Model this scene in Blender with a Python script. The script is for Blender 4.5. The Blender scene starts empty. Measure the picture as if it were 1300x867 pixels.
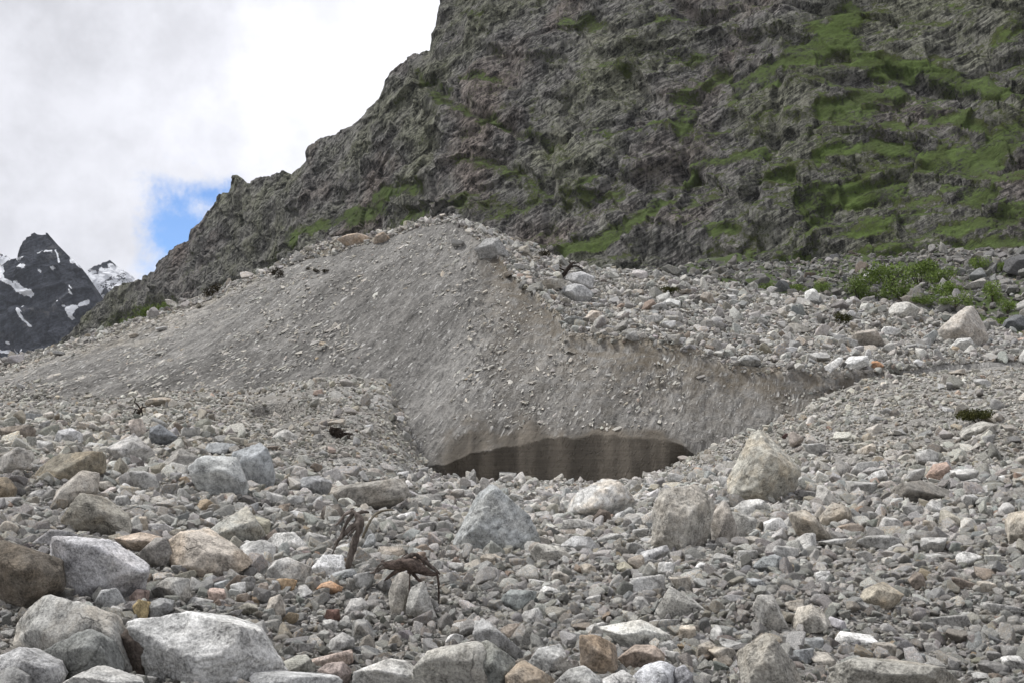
import bpy, bmesh, math, random
import numpy as np
from mathutils import Vector, Euler, Matrix

SC = bpy.context.scene
COL = SC.collection
rng = np.random.default_rng(11)
random.seed(7)
R = math.radians

# ------------------------------------------------------------------ camera
F = 1394.0                       # focal length in photo pixels (1300 wide)
CX, CY = 650.0, 433.5
PITCH = math.atan((560 - CY) / F)
CP, SP = math.cos(PITCH), math.sin(PITCH)
cd = bpy.data.cameras.new('camera')
cd.sensor_width = 36; cd.lens = 36 * F / 1300; cd.clip_start = 0.1; cd.clip_end = 20000
cam = bpy.data.objects.new('camera', cd); COL.objects.link(cam)
cam.rotation_euler = (math.pi / 2 + PITCH, 0, 0)
SC.camera = cam

def ray(px, py):
    px = np.asarray(px, float); py = np.asarray(py, float)
    u = (px - CX) / F; v = (CY - py) / F
    return u, CP - SP * v, SP + CP * v

def at(px, py, d):               # the point of a view ray at world depth y = d
    x, y, z = ray(px, py)
    return np.stack([x / y * d, np.asarray(d) * np.ones_like(x), z / y * d], -1)

def project(P):
    x, y, z = P[..., 0], P[..., 1], P[..., 2]
    w = y * CP + z * SP
    return CX + F * x / w, CY - F * (-y * SP + z * CP) / w

# ------------------------------------------------------------------ noise
_perm = np.random.default_rng(3).permutation(256).astype(np.int32)
_perm = np.concatenate([_perm, _perm, _perm])
_g = np.random.default_rng(4).normal(size=(256, 3)).astype(np.float32)
_g /= np.linalg.norm(_g, axis=1)[:, None]

def noise(P):                    # gradient noise, about -0.7 .. 0.7
    P = np.asarray(P, np.float32)
    sh = P.shape[:-1]; P = P.reshape(-1, 3)
    I = np.floor(P).astype(np.int32); f = P - I
    I &= 255
    w = f * f * f * (f * (f * 6 - 15) + 10)
    out = np.zeros(len(P), np.float32)
    for dx in (0, 1):
        wx = w[:, 0] if dx else 1 - w[:, 0]
        hx = _perm[I[:, 0] + dx]
        for dy in (0, 1):
            wy = w[:, 1] if dy else 1 - w[:, 1]
            hy = _perm[hx + I[:, 1] + dy]
            for dz in (0, 1):
                wz = w[:, 2] if dz else 1 - w[:, 2]
                g = _g[_perm[hy + I[:, 2] + dz] & 255]
                out += wx * wy * wz * (g[:, 0] * (f[:, 0] - dx) + g[:, 1] * (f[:, 1] - dy) + g[:, 2] * (f[:, 2] - dz))
    return (out * 1.5).reshape(sh)

def fbm(P, oct=4, lac=2.03, gain=0.5, ridged=False):
    P = np.asarray(P, np.float32); s = 0; a = 1.0; n = 0
    for k in range(oct):
        v = noise(P + 17.3 * k)
        if ridged: v = 1 - 2.2 * np.abs(v)
        s = s + a * v; n += a
        P = P * lac; a *= gain
    return s / n

_wr = np.random.default_rng(9).uniform(0, 1, (256, 3)).astype(np.float32)
_wo = np.random.default_rng(10).uniform(-1, 1, 256).astype(np.float32)
def blocks(P, tilt=.8):
    """fractured blocks: every cell of a jittered lattice is a tilted flat facet of its own height"""
    P = np.asarray(P, np.float32); sh = P.shape[:-1]; P = P.reshape(-1, 3)
    I = np.floor(P).astype(np.int32)
    best = np.full(len(P), 9e9, np.float32); bh = np.zeros(len(P), np.int32); bd = np.zeros_like(P)
    for dx in (-1, 0, 1):
        hx = _perm[(I[:, 0] + dx) & 255]
        for dy in (-1, 0, 1):
            hy = _perm[hx + ((I[:, 1] + dy) & 255)]
            for dz in (-1, 0, 1):
                h = _perm[hy + ((I[:, 2] + dz) & 255)] & 255
                d = P - (I + np.array([dx, dy, dz], np.int32) + _wr[h])
                q = (d * d).sum(1); m = q < best
                best = np.where(m, q, best); bh = np.where(m, h, bh); bd = np.where(m[:, None], d, bd)
    return (_wo[bh] + tilt * (bd * _g[bh]).sum(1)).reshape(sh)

def smooth(a, b, x):
    t = np.clip((x - a) / (b - a), 0, 1); return t * t * (3 - 2 * t)

def lin(c):                      # sRGB 0-255 -> linear
    c = np.asarray(c, float) / 255
    return np.where(c < 0.04045, c / 12.92, ((c + 0.055) / 1.055) ** 2.4)

# ------------------------------------------------------------------ tagging
def tag(o, label=None, cat=None, group=None, kind=None):
    if label: o['label'] = label
    if cat: o['category'] = cat
    if group: o['group'] = group
    if kind: o['kind'] = kind
    return o

def mesh_from(name, V, Fc, mats=(), smooth_shade=True, link=True, attrs=None, parent=None):
    me = bpy.data.meshes.new(name)
    V = np.asarray(V, np.float32); Fc = np.asarray(Fc, np.int32)
    n, k = Fc.shape
    me.vertices.add(len(V)); me.vertices.foreach_set('co', V.ravel())
    me.loops.add(n * k); me.loops.foreach_set('vertex_index', Fc.ravel())
    me.polygons.add(n); me.polygons.foreach_set('loop_start', np.arange(0, n * k, k, dtype=np.int32))
    for m in mats: me.materials.append(m)
    me.update(calc_edges=True)
    me.polygons.foreach_set('use_smooth', np.full(n, smooth_shade))
    for an, av in (attrs or {}).items():
        av = np.asarray(av, np.float32)
        if av.ndim == 1:
            me.attributes.new(an, 'FLOAT', 'POINT').data.foreach_set('value', av)
        else:
            me.attributes.new(an, 'FLOAT_VECTOR', 'POINT').data.foreach_set('vector', av.ravel())
    o = bpy.data.objects.new(name, me)
    if link: COL.objects.link(o)
    if parent: o.parent = parent
    return o

def grid_faces(n, m):            # n columns, m rows, vertex index i*m+j
    i, j = np.meshgrid(np.arange(n - 1), np.arange(m - 1), indexing='ij')
    a = (i * m + j).ravel()
    return np.stack([a, a + m, a + m + 1, a + 1], 1)

# ------------------------------------------------------------------ materials
def new_mat(name):
    m = bpy.data.materials.new(name); m.use_nodes = True
    nt = m.node_tree; nt.nodes.clear()
    return m, nt

class NT:
    def __init__(s, nt): s.nt = nt
    def n(s, t, **kw):
        nd = s.nt.nodes.new(t)
        for k, v in kw.items():
            if k.startswith('_'): setattr(nd, k[1:], v)
        for k, v in kw.items():
            if k.startswith('_'): continue
            key = int(k[1:]) if k[0] == 'i' and k[1:].isdigit() else k.replace('__', ' ')
            s.put(nd.inputs[key], v)
        return nd
    def put(s, sock, v):
        if isinstance(v, bpy.types.NodeSocket): s.nt.links.new(v, sock)
        elif isinstance(v, bpy.types.Node): s.nt.links.new(v.outputs[0], sock)
        else:
            if sock.type == 'RGBA' and hasattr(v, '__len__') and len(v) == 3: v = (*v, 1)
            sock.default_value = v
    def math(s, op, a, b=0.0, c=None, clamp=False):
        nd = s.nt.nodes.new('ShaderNodeMath'); nd.operation = op; nd.use_clamp = clamp
        s.put(nd.inputs[0], a); s.put(nd.inputs[1], b)
        if c is not None: s.put(nd.inputs[2], c)
        return nd.outputs[0]
    def vmath(s, op, a, b=None, out=0):
        nd = s.nt.nodes.new('ShaderNodeVectorMath'); nd.operation = op
        s.put(nd.inputs[0], a)
        if b is not None: s.put(nd.inputs[1], b)
        return nd.outputs[out]
    def mix(s, f, a, b, mode='MIX'):
        nd = s.nt.nodes.new('ShaderNodeMix'); nd.data_type = 'RGBA'; nd.blend_type = mode
        s.put(nd.inputs[0], f); s.put(nd.inputs[6], a); s.put(nd.inputs[7], b)
        return nd.outputs[2]
    def noise(s, vec, scale, detail=6, rough=0.6, lac=2.0, out=0, dist=0.0):
        nd = s.n('ShaderNodeTexNoise', Vector=vec, Scale=scale, Detail=detail, Roughness=rough, Lacunarity=lac, Distortion=dist)
        return nd.outputs[out]
    def ramp(s, v, lo, hi, a=0.0, b=1.0):
        nd = s.nt.nodes.new('ShaderNodeMapRange'); nd.interpolation_type = 'SMOOTHSTEP'
        s.put(nd.inputs[0], v)
        for k, x in zip((1, 2, 3, 4), (lo, hi, a, b)): s.put(nd.inputs[k], x)
        return nd.outputs[0]
    def attr(s, name, typ='GEOMETRY', out='Fac'):
        nd = s.nt.nodes.new('ShaderNodeAttribute'); nd.attribute_name = name; nd.attribute_type = typ
        return nd.outputs[out]
    def out(s, col, rough=0.9, height=None, bstr=0.5, bdist=0.05, spec=0.25, normal=None, **kw):
        p = s.n('ShaderNodeBsdfPrincipled')
        s.put(p.inputs['Base Color'], col); s.put(p.inputs['Roughness'], rough)
        s.put(p.inputs['Specular IOR Level'], spec)
        if height is not None:
            b = s.n('ShaderNodeBump', Height=height, Strength=bstr, Distance=bdist)
            s.put(p.inputs['Normal'], b.outputs[0])
        o = s.n('ShaderNodeOutputMaterial', Surface=p.outputs[0])
        return p

def rock_material(name, instanced=False):
    m, nt = new_mat(name); N = NT(nt)
    tc = N.n('ShaderNodeTexCoord'); oi = N.n('ShaderNodeObjectInfo')
    off = N.vmath('SCALE', oi.outputs['Location'], None); nt.nodes[-1].inputs[3].default_value = 3.7
    vec = N.vmath('ADD', tc.outputs['Object'], off)
    if instanced:
        base = N.attr('tint', 'INSTANCER', 'Color'); stain = N.attr('stain', 'INSTANCER', 'Fac')
        k = 2.2
    else:
        base = oi.outputs['Color']; stain = oi.outputs['Alpha']; k = 1.0
    big = N.noise(vec, 1.1 * k, 3, .6)
    mid = N.noise(vec, 5 * k, 6, .72)
    fine = N.noise(vec, 34 * k, 4, .8)
    # foliation bands, tilted by a per-stone random angle
    rot = N.n('ShaderNodeVectorRotate', _rotation_type='EULER_XYZ', Vector=vec)
    ang = N.n('ShaderNodeCombineXYZ', X=N.math('MULTIPLY', oi.outputs['Random'], 1.6), Y=N.math('MULTIPLY', oi.outputs['Random'], 5.0), Z=N.math('MULTIPLY', oi.outputs['Random'], 9.0))
    N.put(rot.inputs['Rotation'], ang.outputs[0])
    sq = N.vmath('MULTIPLY', rot.outputs[0], (1.6, 1.6, 7.0))
    band = N.noise(sq, 1.5 * k, 5, .75, dist=.9)
    v = N.math('ADD', N.ramp(mid, .32, .68, .58, 1.28), N.ramp(band, .32, .68, -.17, .16))
    v = N.math('ADD', v, N.ramp(fine, .36, .64, -.30, .28))
    v = N.math('MULTIPLY', v, N.ramp(big, .3, .7, .86, 1.12))
    # thin cracks
    ck = N.n('ShaderNodeTexVoronoi', _feature='DISTANCE_TO_EDGE', Vector=N.vmath('ADD', vec, N.vmath('MULTIPLY', N.noise(vec, 3 * k, 3, .6, out=1), (.35, .35, .35))), Scale=1.3 * k)
    crack = N.math('MULTIPLY', N.ramp(ck.outputs[0], .0, .022, 1, 0), N.ramp(N.noise(vec, 1.9 * k, 2, .5), .53, .62))
    v = N.math('MULTIPLY', v, N.math('SUBTRACT', 1.0, N.math('MULTIPLY', crack, .35)))
    c = N.mix(1.0, base, N.n('ShaderNodeCombineColor', Red=v, Green=v, Blue=v).outputs[0], 'MULTIPLY')
    # dark lichen and mineral patches with their own shape
    dk = N.ramp(N.noise(vec, 2.6 * k, 6, .76), .55, .63, 0, .5)
    c = N.mix(dk, c, N.mix(1.0, c, (.46, .46, .44), 'MULTIPLY'))
    vn = N.noise(N.vmath('MULTIPLY', rot.outputs[0], (.9, 9.0, 2.5)), 1.1 * k, 4, .6, dist=.4)
    vein = N.math('MULTIPLY', N.ramp(N.math('ABSOLUTE', N.math('SUBTRACT', vn, .5)), .0, .012, 1, 0), N.ramp(big, .48, .56))
    c = N.mix(N.math('MULTIPLY', vein, .55), c, N.mix(1.0, c, (1.55, 1.55, 1.52), 'MULTIPLY'))
    # ochre staining
    sm = N.math('MULTIPLY', N.ramp(N.noise(vec, 1.5 * k, 6, .62), .42, .62), stain)
    c = N.mix(sm, c, N.mix(1.0, c, (1.12, .80, .42), 'MULTIPLY'))
    # pale crystals
    vor = N.n('ShaderNodeTexVoronoi', Vector=vec, Scale=60 * k)
    c = N.mix(N.ramp(vor.outputs['Distance'], .12, .3, .35, 0), c, N.mix(1.0, c, (1.5, 1.5, 1.5), 'MULTIPLY'))
    h = N.math('ADD', N.math('MULTIPLY', mid, .6), N.math('MULTIPLY', fine, .28))
    h = N.math('SUBTRACT', N.math('ADD', h, N.math('MULTIPLY', band, .35)), N.math('MULTIPLY', crack, .25))
    N.out(c, .88, h, .9, .05 if not instanced else .08, .2)
    return m

M_ROCK = rock_material('boulder_rock')
M_RUB = rock_material('rubble_rock', True)

def ground_material():
    m, nt = new_mat('gravel'); N = NT(nt)
    g = N.n('ShaderNodeNewGeometry'); P = g.outputs['Position']
    big = N.noise(P, .25, 5, .6); mid = N.noise(P, 2.2, 7, .7); fine = N.noise(P, 24, 6, .75)
    c = N.mix(N.ramp(big, .35, .65), (.225, .213, .192), (.300, .292, .275))
    v1 = N.n('ShaderNodeTexVoronoi', Vector=P, Scale=9.0, Randomness=1.0)
    v2 = N.n('ShaderNodeTexVoronoi', Vector=P, Scale=26.0, Randomness=1.0)
    for vv, f in ((v1, .55), (v2, .6)):
        hs = N.n('ShaderNodeSeparateColor', Color=vv.outputs['Color'])
        b = N.ramp(hs.outputs[0], 0, 1, .5, 1.6)
        t = N.mix(1.0, c, N.n('ShaderNodeCombineColor', Red=b, Green=b, Blue=b).outputs[0], 'MULTIPLY')
        c = N.mix(f, c, t)
    b = N.math('ADD', N.ramp(mid, .25, .75, .78, 1.15), N.ramp(fine, .25, .75, -.15, .15))
    c = N.mix(1.0, c, N.n('ShaderNodeCombineColor', Red=b, Green=b, Blue=b).outputs[0], 'MULTIPLY')
    h = N.math('ADD', N.math('MULTIPLY', v1.outputs['Distance'], -.8), N.math('MULTIPLY', v2.outputs['Distance'], -.35))
    h = N.math('ADD', h, N.math('MULTIPLY', fine, .4))
    N.out(c, .95, h, .9, .1, .12)
    return m

def hill_material():
    m, nt = new_mat('glacial_till'); N = NT(nt)
    P = N.n('ShaderNodeNewGeometry').outputs['Position']
    S = N.attr('streak', 'GEOMETRY', 'Vector')
    cap = N.attr('cap'); wet = N.attr('wet'); soil = N.attr('soil')
    s1 = N.noise(S, 1.1, 6, .66); s2 = N.noise(S, 4.0, 6, .7); s3 = N.noise(S, .16, 5, .6)
    big = N.noise(P, .06, 5, .55); fine = N.noise(P, 7.0, 6, .75)
    c = N.mix(N.ramp(big, .35, .65), (.164, .158, .147), (.222, .215, .201))
    b = N.math('ADD', N.ramp(s1, .3, .7, .66, 1.28), N.ramp(s2, .3, .7, -.22, .22))
    b = N.math('MULTIPLY', b, N.ramp(s3, .3, .7, .74, 1.22))
    b = N.math('ADD', b, N.ramp(fine, .36, .64, -.30, .28))
    c = N.mix(1.0, c, N.n('ShaderNodeCombineColor', Red=b, Green=b, Blue=b).outputs[0], 'MULTIPLY')
    # pale stone slivers lying along the streaks
    vs = N.n('ShaderNodeTexVoronoi', Vector=N.vmath('ADD', S, N.vmath('SCALE', N.noise(P, 1.5, 3, .5, out=1), None)), Scale=1.55)
    for nd in nt.nodes:
        if nd.bl_idname == 'ShaderNodeVectorMath' and nd.operation == 'SCALE': nd.inputs[3].default_value = .5
    sel = N.n('ShaderNodeSeparateColor', Color=vs.outputs['Color'])
    fl = N.math('MULTIPLY', N.ramp(vs.outputs['Distance'], .22, .32, 1, 0), N.ramp(sel.outputs[0], .50, .54))
    fl = N.math('MULTIPLY', fl, N.ramp(N.noise(P, .35, 5, .65), .34, .56, .25, 1.0))
    vt = N.n('ShaderNodeTexVoronoi', Vector=N.vmath('ADD', S, (3.7, 1.2, 8.8)), Scale=2.7)
    sel2 = N.n('ShaderNodeSeparateColor', Color=vt.outputs['Color'])
    fl2 = N.math('MULTIPLY', N.ramp(vt.outputs['Distance'], .20, .32, .85, 0), N.ramp(sel2.outputs[0], .50, .55))
    dk2 = N.math('MULTIPLY', N.ramp(vt.outputs['Distance'], .2, .40, .6, 0), N.ramp(sel2.outputs[1], .66, .76))
    c = N.mix(dk2, c, (.085, .080, .072))
    fl = N.math('MAXIMUM', fl, fl2)
    fc = N.ramp(sel.outputs[1], 0, 1, .30, .50)
    c = N.mix(fl, c, N.n('ShaderNodeCombineColor', Red=fc, Green=N.math('MULTIPLY', fc, .98), Blue=N.math('MULTIPLY', fc, .93)).outputs[0])
    # cap: gravel of pale stones
    v1 = N.n('ShaderNodeTexVoronoi', Vector=P, Scale=2.3); v2 = N.n('ShaderNodeTexVoronoi', Vector=P, Scale=6.0)
    cc = N.mix(N.ramp(N.noise(P, .3, 5, .6), .35, .65), (.21, .19, .155), (.30, .285, .26))
    for vv, f in ((v1, .6), (v2, .6)):
        hs = N.n('ShaderNodeSeparateColor', Color=vv.outputs['Color'])
        q = N.ramp(hs.outputs[0], 0, 1, .55, 1.6)
        cc = N.mix(f, cc, N.mix(1.0, cc, N.n('ShaderNodeCombineColor', Red=q, Green=q, Blue=q).outputs[0], 'MULTIPLY'))
    c = N.mix(cap, c, cc)
    sn = N.math('MULTIPLY', soil, N.ramp(N.noise(P, .9, 6, .7), .36, .58))
    c = N.mix(N.math('MULTIPLY', sn, .45), c, (.160, .126, .080))
    # wet, melting band of dirty ice: dark with finer layers and darker runs
    lay = N.noise(N.vmath('MULTIPLY', P, (.35, .35, 7.0)), 1.0, 6, .65)
    run = N.noise(N.vmath('MULTIPLY', P, (.75, .2, .10)), 1.0, 3, .5)
    wb = N.math('MULTIPLY', N.ramp(lay, .3, .7, .85, 1.16), N.ramp(run, .36, .64, .60, 1.18))
    wc = N.mix(1.0, (.140, .122, .098), N.n('ShaderNodeCombineColor', Red=wb, Green=wb, Blue=wb).outputs[0], 'MULTIPLY')
    c = N.mix(wet, c, wc)
    h = N.math('ADD', N.math('MULTIPLY', s1, .8), N.math('MULTIPLY', s2, .4))
    h = N.math('ADD', h, N.math('MULTIPLY', fl, .35))
    h = N.math('ADD', h, N.math('MULTIPLY', fine, .3))
    hc = N.math('ADD', N.math('MULTIPLY', v1.outputs['Distance'], -1.2), N.math('MULTIPLY', v2.outputs['Distance'], -.5))
    hm = N.n('ShaderNodeMix', _data_type='FLOAT'); N.put(hm.inputs[0], cap); N.put(hm.inputs[2], h); N.put(hm.inputs[3], hc)
    rough = N.n('ShaderNodeMix', _data_type='FLOAT'); N.put(rough.inputs[0], wet); rough.inputs[2].default_value = .95; rough.inputs[3].default_value = .6
    N.out(c, rough.outputs[0], hm.outputs[0], .9, .28, .12)
    return m

def mountain_material(name, dark, light, warm, snow=False):
    m, nt = new_mat(name); N = NT(nt)
    P = N.n('ShaderNodeNewGeometry').outputs['Position']
    k = .22 if snow else 1.0
    n1 = N.noise(P, .016 * k, 4, .6); n2 = N.noise(P, .085 * k, 6, .7); n3 = N.noise(P, .75 * k, 4, .75)
    W = N.vmath('MULTIPLY', P, (.55 * k, .55 * k, .085 * k))
    n4 = N.noise(W, 1.0, 5, .7, dist=.6)
    B = N.n('ShaderNodeVectorRotate', _rotation_type='EULER_XYZ', Vector=P); B.inputs['Rotation'].default_value = (R(18), R(24), 0)
    n5 = N.noise(N.vmath('MULTIPLY', B.outputs[0], (.10 * k, .10 * k, .95 * k)), 1.0, 5, .72)
    b = N.math('ADD', N.ramp(n2, .3, .7, .14, .58), N.ramp(n4, .34, .66, -.26, .24))
    b = N.math('ADD', b, N.ramp(n3, .32, .68, -.22, .20))
    b = N.math('ADD', b, N.ramp(n5, .34, .66, -.34, .32), clamp=True)
    c = N.mix(b, dark, light)
    c = N.mix(N.ramp(n1, .5, .68, 0, .6), c, N.mix(1.0, c, warm, 'MULTIPLY'))
    # pale bare scars
    sc = N.ramp(N.noise(P, .045 * k, 6, .76), .56, .68, 0, .6)
    c = N.mix(sc, c, N.mix(.5, c, (.42, .40, .36)))
    h = N.math('ADD', N.math('ADD', N.math('MULTIPLY', n3, .5), N.math('MULTIPLY', n4, .9)), N.math('MULTIPLY', n5, 1.2))
    h = N.math('ADD', h, N.math('MULTIPLY', n2, 1.0))
    if snow:
        s = N.attr('snow')
        s = N.ramp(N.math('ADD', s, N.math('ADD', N.ramp(n3, .25, .75, -.28, .28), N.ramp(n2, .3, .7, -.22, .22))), .46, .56)
        c = N.mix(s, c, (.86, .88, .92))
    else:
        gr = N.attr('grass')
        gn = N.math('ADD', N.ramp(n3, .25, .75, -.34, .34), N.ramp(n2, .28, .72, -.44, .44))
        gn = N.math('ADD', gn, N.ramp(n5, .32, .68, -.16, .16))
        g = N.ramp(N.math('ADD', N.math('MULTIPLY', gr, .88), gn), .26, .80)
        gc = N.mix(N.ramp(N.noise(P, .11, 4, .65), .3, .7), (.052, .066, .025), (.082, .114, .038))
        dry = N.ramp(gr, .45, .95)
        gc = N.mix(dry, N.mix(.5, gc, (.050, .047, .022)), gc)
        f = N.ramp(n3, .25, .75, .72, 1.25)
        gc = N.mix(1.0, gc, N.n('ShaderNodeCombineColor', Red=f, Green=f, Blue=f).outputs[0], 'MULTIPLY')
        c = N.mix(g, c, gc)
        # pioneer lichen and moss tinge on the rock
        c = N.mix(N.ramp(n1, .35, .55, .5, 0), c, N.mix(1.0, c, (.92, 1.0, .62), 'MULTIPLY'))
        h = N.math('MULTIPLY', h, N.ramp(g, 0, 1, 1, .55))
    N.out(c, .95, h, .7, 2.2 if not snow else 8.0, .08)
    return m

def plain_mat(name, c1, c2, scale, rough=.85, bump=.4, bd=.02, stretch=(1, 1, 1), trans=0.0):
    m, nt = new_mat(name); N = NT(nt)
    tc = N.n('ShaderNodeTexCoord')
    v = N.vmath('MULTIPLY', tc.outputs['Object'], stretch)
    a = N.noise(v, scale, 6, .65); b = N.noise(v, scale * 6, 4, .7)
    oi = N.n('ShaderNodeObjectInfo')
    c = N.mix(N.ramp(N.math('ADD', a, N.ramp(b, .2, .8, -.15, .15)), .3, .7), c1, c2)
    f = N.ramp(oi.outputs['Random'], 0, 1, .8, 1.2)
    c = N.mix(1.0, c, N.n('ShaderNodeCombineColor', Red=f, Green=f, Blue=f).outputs[0], 'MULTIPLY')
    N.out(c, rough, N.math('ADD', a, N.math('MULTIPLY', b, .4)), bump, bd, .2)
    return m

M_GROUND = ground_material()
M_HILL = hill_material()
M_MTN = mountain_material('cliff_rock', (.040, .039, .038), (.34, .33, .312), (1.10, .90, .82))
M_FAR = mountain_material('far_rock', (.020, .023, .031), (.080, .087, .108), (1.02, .96, .94), True)
M_TALUS = None

# ------------------------------------------------------------------ terrain profile (feature lines: px, py, depth)
def feat(L):
    L = np.array(L, float); P = at(L[:, 0], L[:, 1], L[:, 2])
    return P[:, 0] / P[:, 1], P[:, 1], P[:, 2]

def const(d, z): return (np.array([-9., 9.]), np.array([d, d], float), np.array([z, z], float))

G = [const(.4, -1.75), const(5, -2.25),
     feat([(-700, 867, 10.5), (0, 867, 10), (300, 867, 10.5), (650, 867, 11.5), (1300, 867, 11.5), (2000, 867, 11.5)]),
     feat([(-700, 740, 14), (0, 755, 13.5), (300, 760, 15), (650, 760, 17), (1300, 758, 17), (2000, 740, 17)]),
     feat([(-700, 660, 20), (0, 678, 19), (150, 680, 19.5), (300, 685, 22), (650, 692, 26), (1000, 690, 26), (1300, 678, 26), (2000, 660, 26)]),
     feat([(-700, 600, 34), (0, 600, 34), (150, 600, 36), (300, 605, 38), (450, 618, 42), (600, 642, 42), (740, 647, 44), (900, 632, 42), (1050, 612, 42), (1200, 592, 42), (1300, 577, 42), (2000, 560, 42)]),
     feat([(-700, 545, 50), (0, 545, 50), (150, 550, 52), (300, 545, 54), (450, 545, 56), (510, 570, 57), (540, 602, 58), (600, 619, 58), (740, 626, 60), (850, 612, 60), (900, 590, 58), (1050, 545, 56), (1200, 525, 55), (1300, 510, 55), (2000, 490, 55)])]
WOB = lambda L: [(x, y + 7 * float(fbm(np.array([[x / 17., 2.3, 0]]), 3)[0]) * (545 < x < 900), d) for x, y, d in L]
def dense(L):
    L = np.array(L, float); x = np.unique(np.concatenate([L[:, 0], np.arange(548, 900, 5)])); return [(q, np.interp(q, L[:, 0], L[:, 1]), np.interp(q, L[:, 0], L[:, 2]) + .25 * float(fbm(np.array([[q / 30., 7.3, 0]]), 2)[0])) for q in x]
FH = feat([(-700, 575, 72), (0, 560, 72), (200, 562, 72), (380, 570, 72), (440, 580, 72.3), (500, 596, 72.5), (560, 607, 72.2), (600, 610, 72.0), (680, 613, 71.6), (740, 615, 71.5), (800, 613, 71.5), (850, 606, 71.7), (880, 603, 73), (950, 598, 72.5), (1050, 590, 72), (1200, 580, 72), (1300, 575, 72), (2000, 565, 72)])
F3 = feat(WOB(dense([(-700, 566, 72.4), (0, 551, 72.4), (200, 553, 72.4), (380, 562, 72.3), (440, 572, 72.2), (500, 590, 72.1), (537, 592, 72.1), (560, 590, 72.0), (580, 582, 71.95), (600, 574, 72.0), (640, 564, 72.15), (700, 557, 72.3), (750, 554, 72.5), (800, 553, 72.5), (840, 558, 72.4), (870, 570, 71.4), (900, 585, 71.6), (950, 588, 71.8), (1050, 580, 72), (1200, 570, 72.2), (1300, 565, 72.3), (2000, 555, 72.3)])))
E4 = [(-700, 560, 100), (-200, 510, 105), (0, 467, 105), (130, 430, 108), (270, 378, 110), (385, 330, 111), (470, 308, 111), (540, 288, 110), (575, 282, 109), (600, 297, 105), (625, 318, 101), (650, 345, 96), (690, 378, 90), (712, 400, 86), (718, 419, 83.5), (760, 426, 83), (790, 431, 82), (820, 431, 81), (850, 437, 80), (900, 450, 79), (940, 461, 78), (1000, 465, 77), (1060, 472, 76.5), (1150, 468, 80), (1200, 462, 84), (1300, 455, 88), (2000, 450, 90)]
lipx = np.array([-700, 580, 610, 650, 715, 850, 940, 1060, 1140, 2000]); lipv = np.array([0, 0, .35, .8, 1.2, 1.1, 1.0, .8, 0, 0])
_e4 = np.array(E4); _lip = np.interp(_e4[:, 0], lipx, lipv)
F4 = feat(E4)
F4lo = (F4[0], F4[1] - .15 - _lip * .25, F4[2] - .08 - _lip)
F2PX = np.array([(-700, 523), (0, 513), (100, 508), (200, 501), (300, 498), (340, 490), (380, 480), (440, 474), (490, 481), (505, 510), (520, 552), (537, 587), (552, 603), (565, 607), (600, 609), (680, 613), (740, 614), (800, 612), (850, 601), (870, 586), (900, 570), (950, 546), (1000, 526), (1050, 502), (1100, 484), (1150, 476), (1200, 470), (1300, 464), (2000, 458)], float)
def _foot(px, py):               # where a sight line meets the face of the mound
    x, y, z = ray(px, py); a = x / y; e = z / y
    n = [(np.interp(a, f[0], f[1]), np.interp(a, f[0], f[2])) for f in (FH, F3, F4lo, F4)]
    for (d0, z0), (d1, z1) in zip(n[:-1], n[1:]):
        if z1 / d1 >= e:
            t = (e * d0 - z0) / ((z1 - z0) - e * (d1 - d0)); t = min(max(t, 0), 1)
            return a, d0 + (d1 - d0) * t, z0 + (z1 - z0) * t
    return a, n[-1][0], n[-1][1]
_fx = np.linspace(-600, 1900, 900)
_wx = _fx + 14 * fbm(np.stack([_fx / 22, 0 * _fx, 0 * _fx + .5], -1), 3)
_fy = np.interp(_wx, F2PX[:, 0], F2PX[:, 1]) + 4 * fbm(np.stack([_fx / 14, 0 * _fx + 3, 0 * _fx], -1), 3) * ((_fx < 545) | (_fx > 880))
_f2 = np.array([_foot(px, py) for px, py in zip(_fx, _fy)])
F2 = (_f2[:, 0], _f2[:, 1], _f2[:, 2])
G.append(F2)
G.append((F2[0], F2[1] + 3.0, F2[2] - 1.4))
F5 = feat([(-700, 540, 115), (-200, 500, 115), (0, 459, 115), (60, 446, 115), (130, 420, 115), (185, 406, 115), (270, 367, 115), (335, 346, 115), (370, 328, 114), (385, 319, 114), (420, 303, 114), (470, 299, 113), (500, 292, 112), (540, 280, 112), (572, 274, 112), (600, 283, 112), (640, 297, 112), (690, 320, 112), (720, 333, 112), (760, 343, 112), (830, 348, 112), (900, 358, 112), (960, 370, 112), (1050, 383, 110), (1130, 388, 110), (1200, 402, 108), (1300, 428, 105), (2000, 440, 105)])
F6 = (F5[0], F5[1] + 8, F5[2] - 3.0)
F7 = feat([(-700, 560, 150), (0, 540, 150), (300, 520, 150), (600, 470, 150), (850, 425, 150), (1000, 420, 145), (1100, 425, 142), (1300, 445, 138), (2000, 450, 138)])
F8 = feat([(-700, 545, 200), (0, 520, 220), (300, 480, 220), (600, 420, 220), (850, 380, 210), (1000, 382, 200), (1100, 390, 195), (1300, 385, 190), (2000, 390, 190)])
F9 = feat([(-700, 520, 330), (0, 500, 330), (300, 450, 330), (600, 375, 330), (850, 340, 330), (1000, 335, 320), (1100, 330, 310), (1300, 318, 290), (2000, 300, 280)])
HILL = [FH, F3, F4lo, F4, F5, F6, F7]
F10 = (F9[0], F9[1] + 160, F9[2] + 14)
TAL = [F7, F8, F9, F10]

def column(a, feats):
    return np.stack([np.interp(a, f[0], f[1]) for f in feats], -1), np.stack([np.interp(a, f[0], f[2]) for f in feats], -1)

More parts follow.
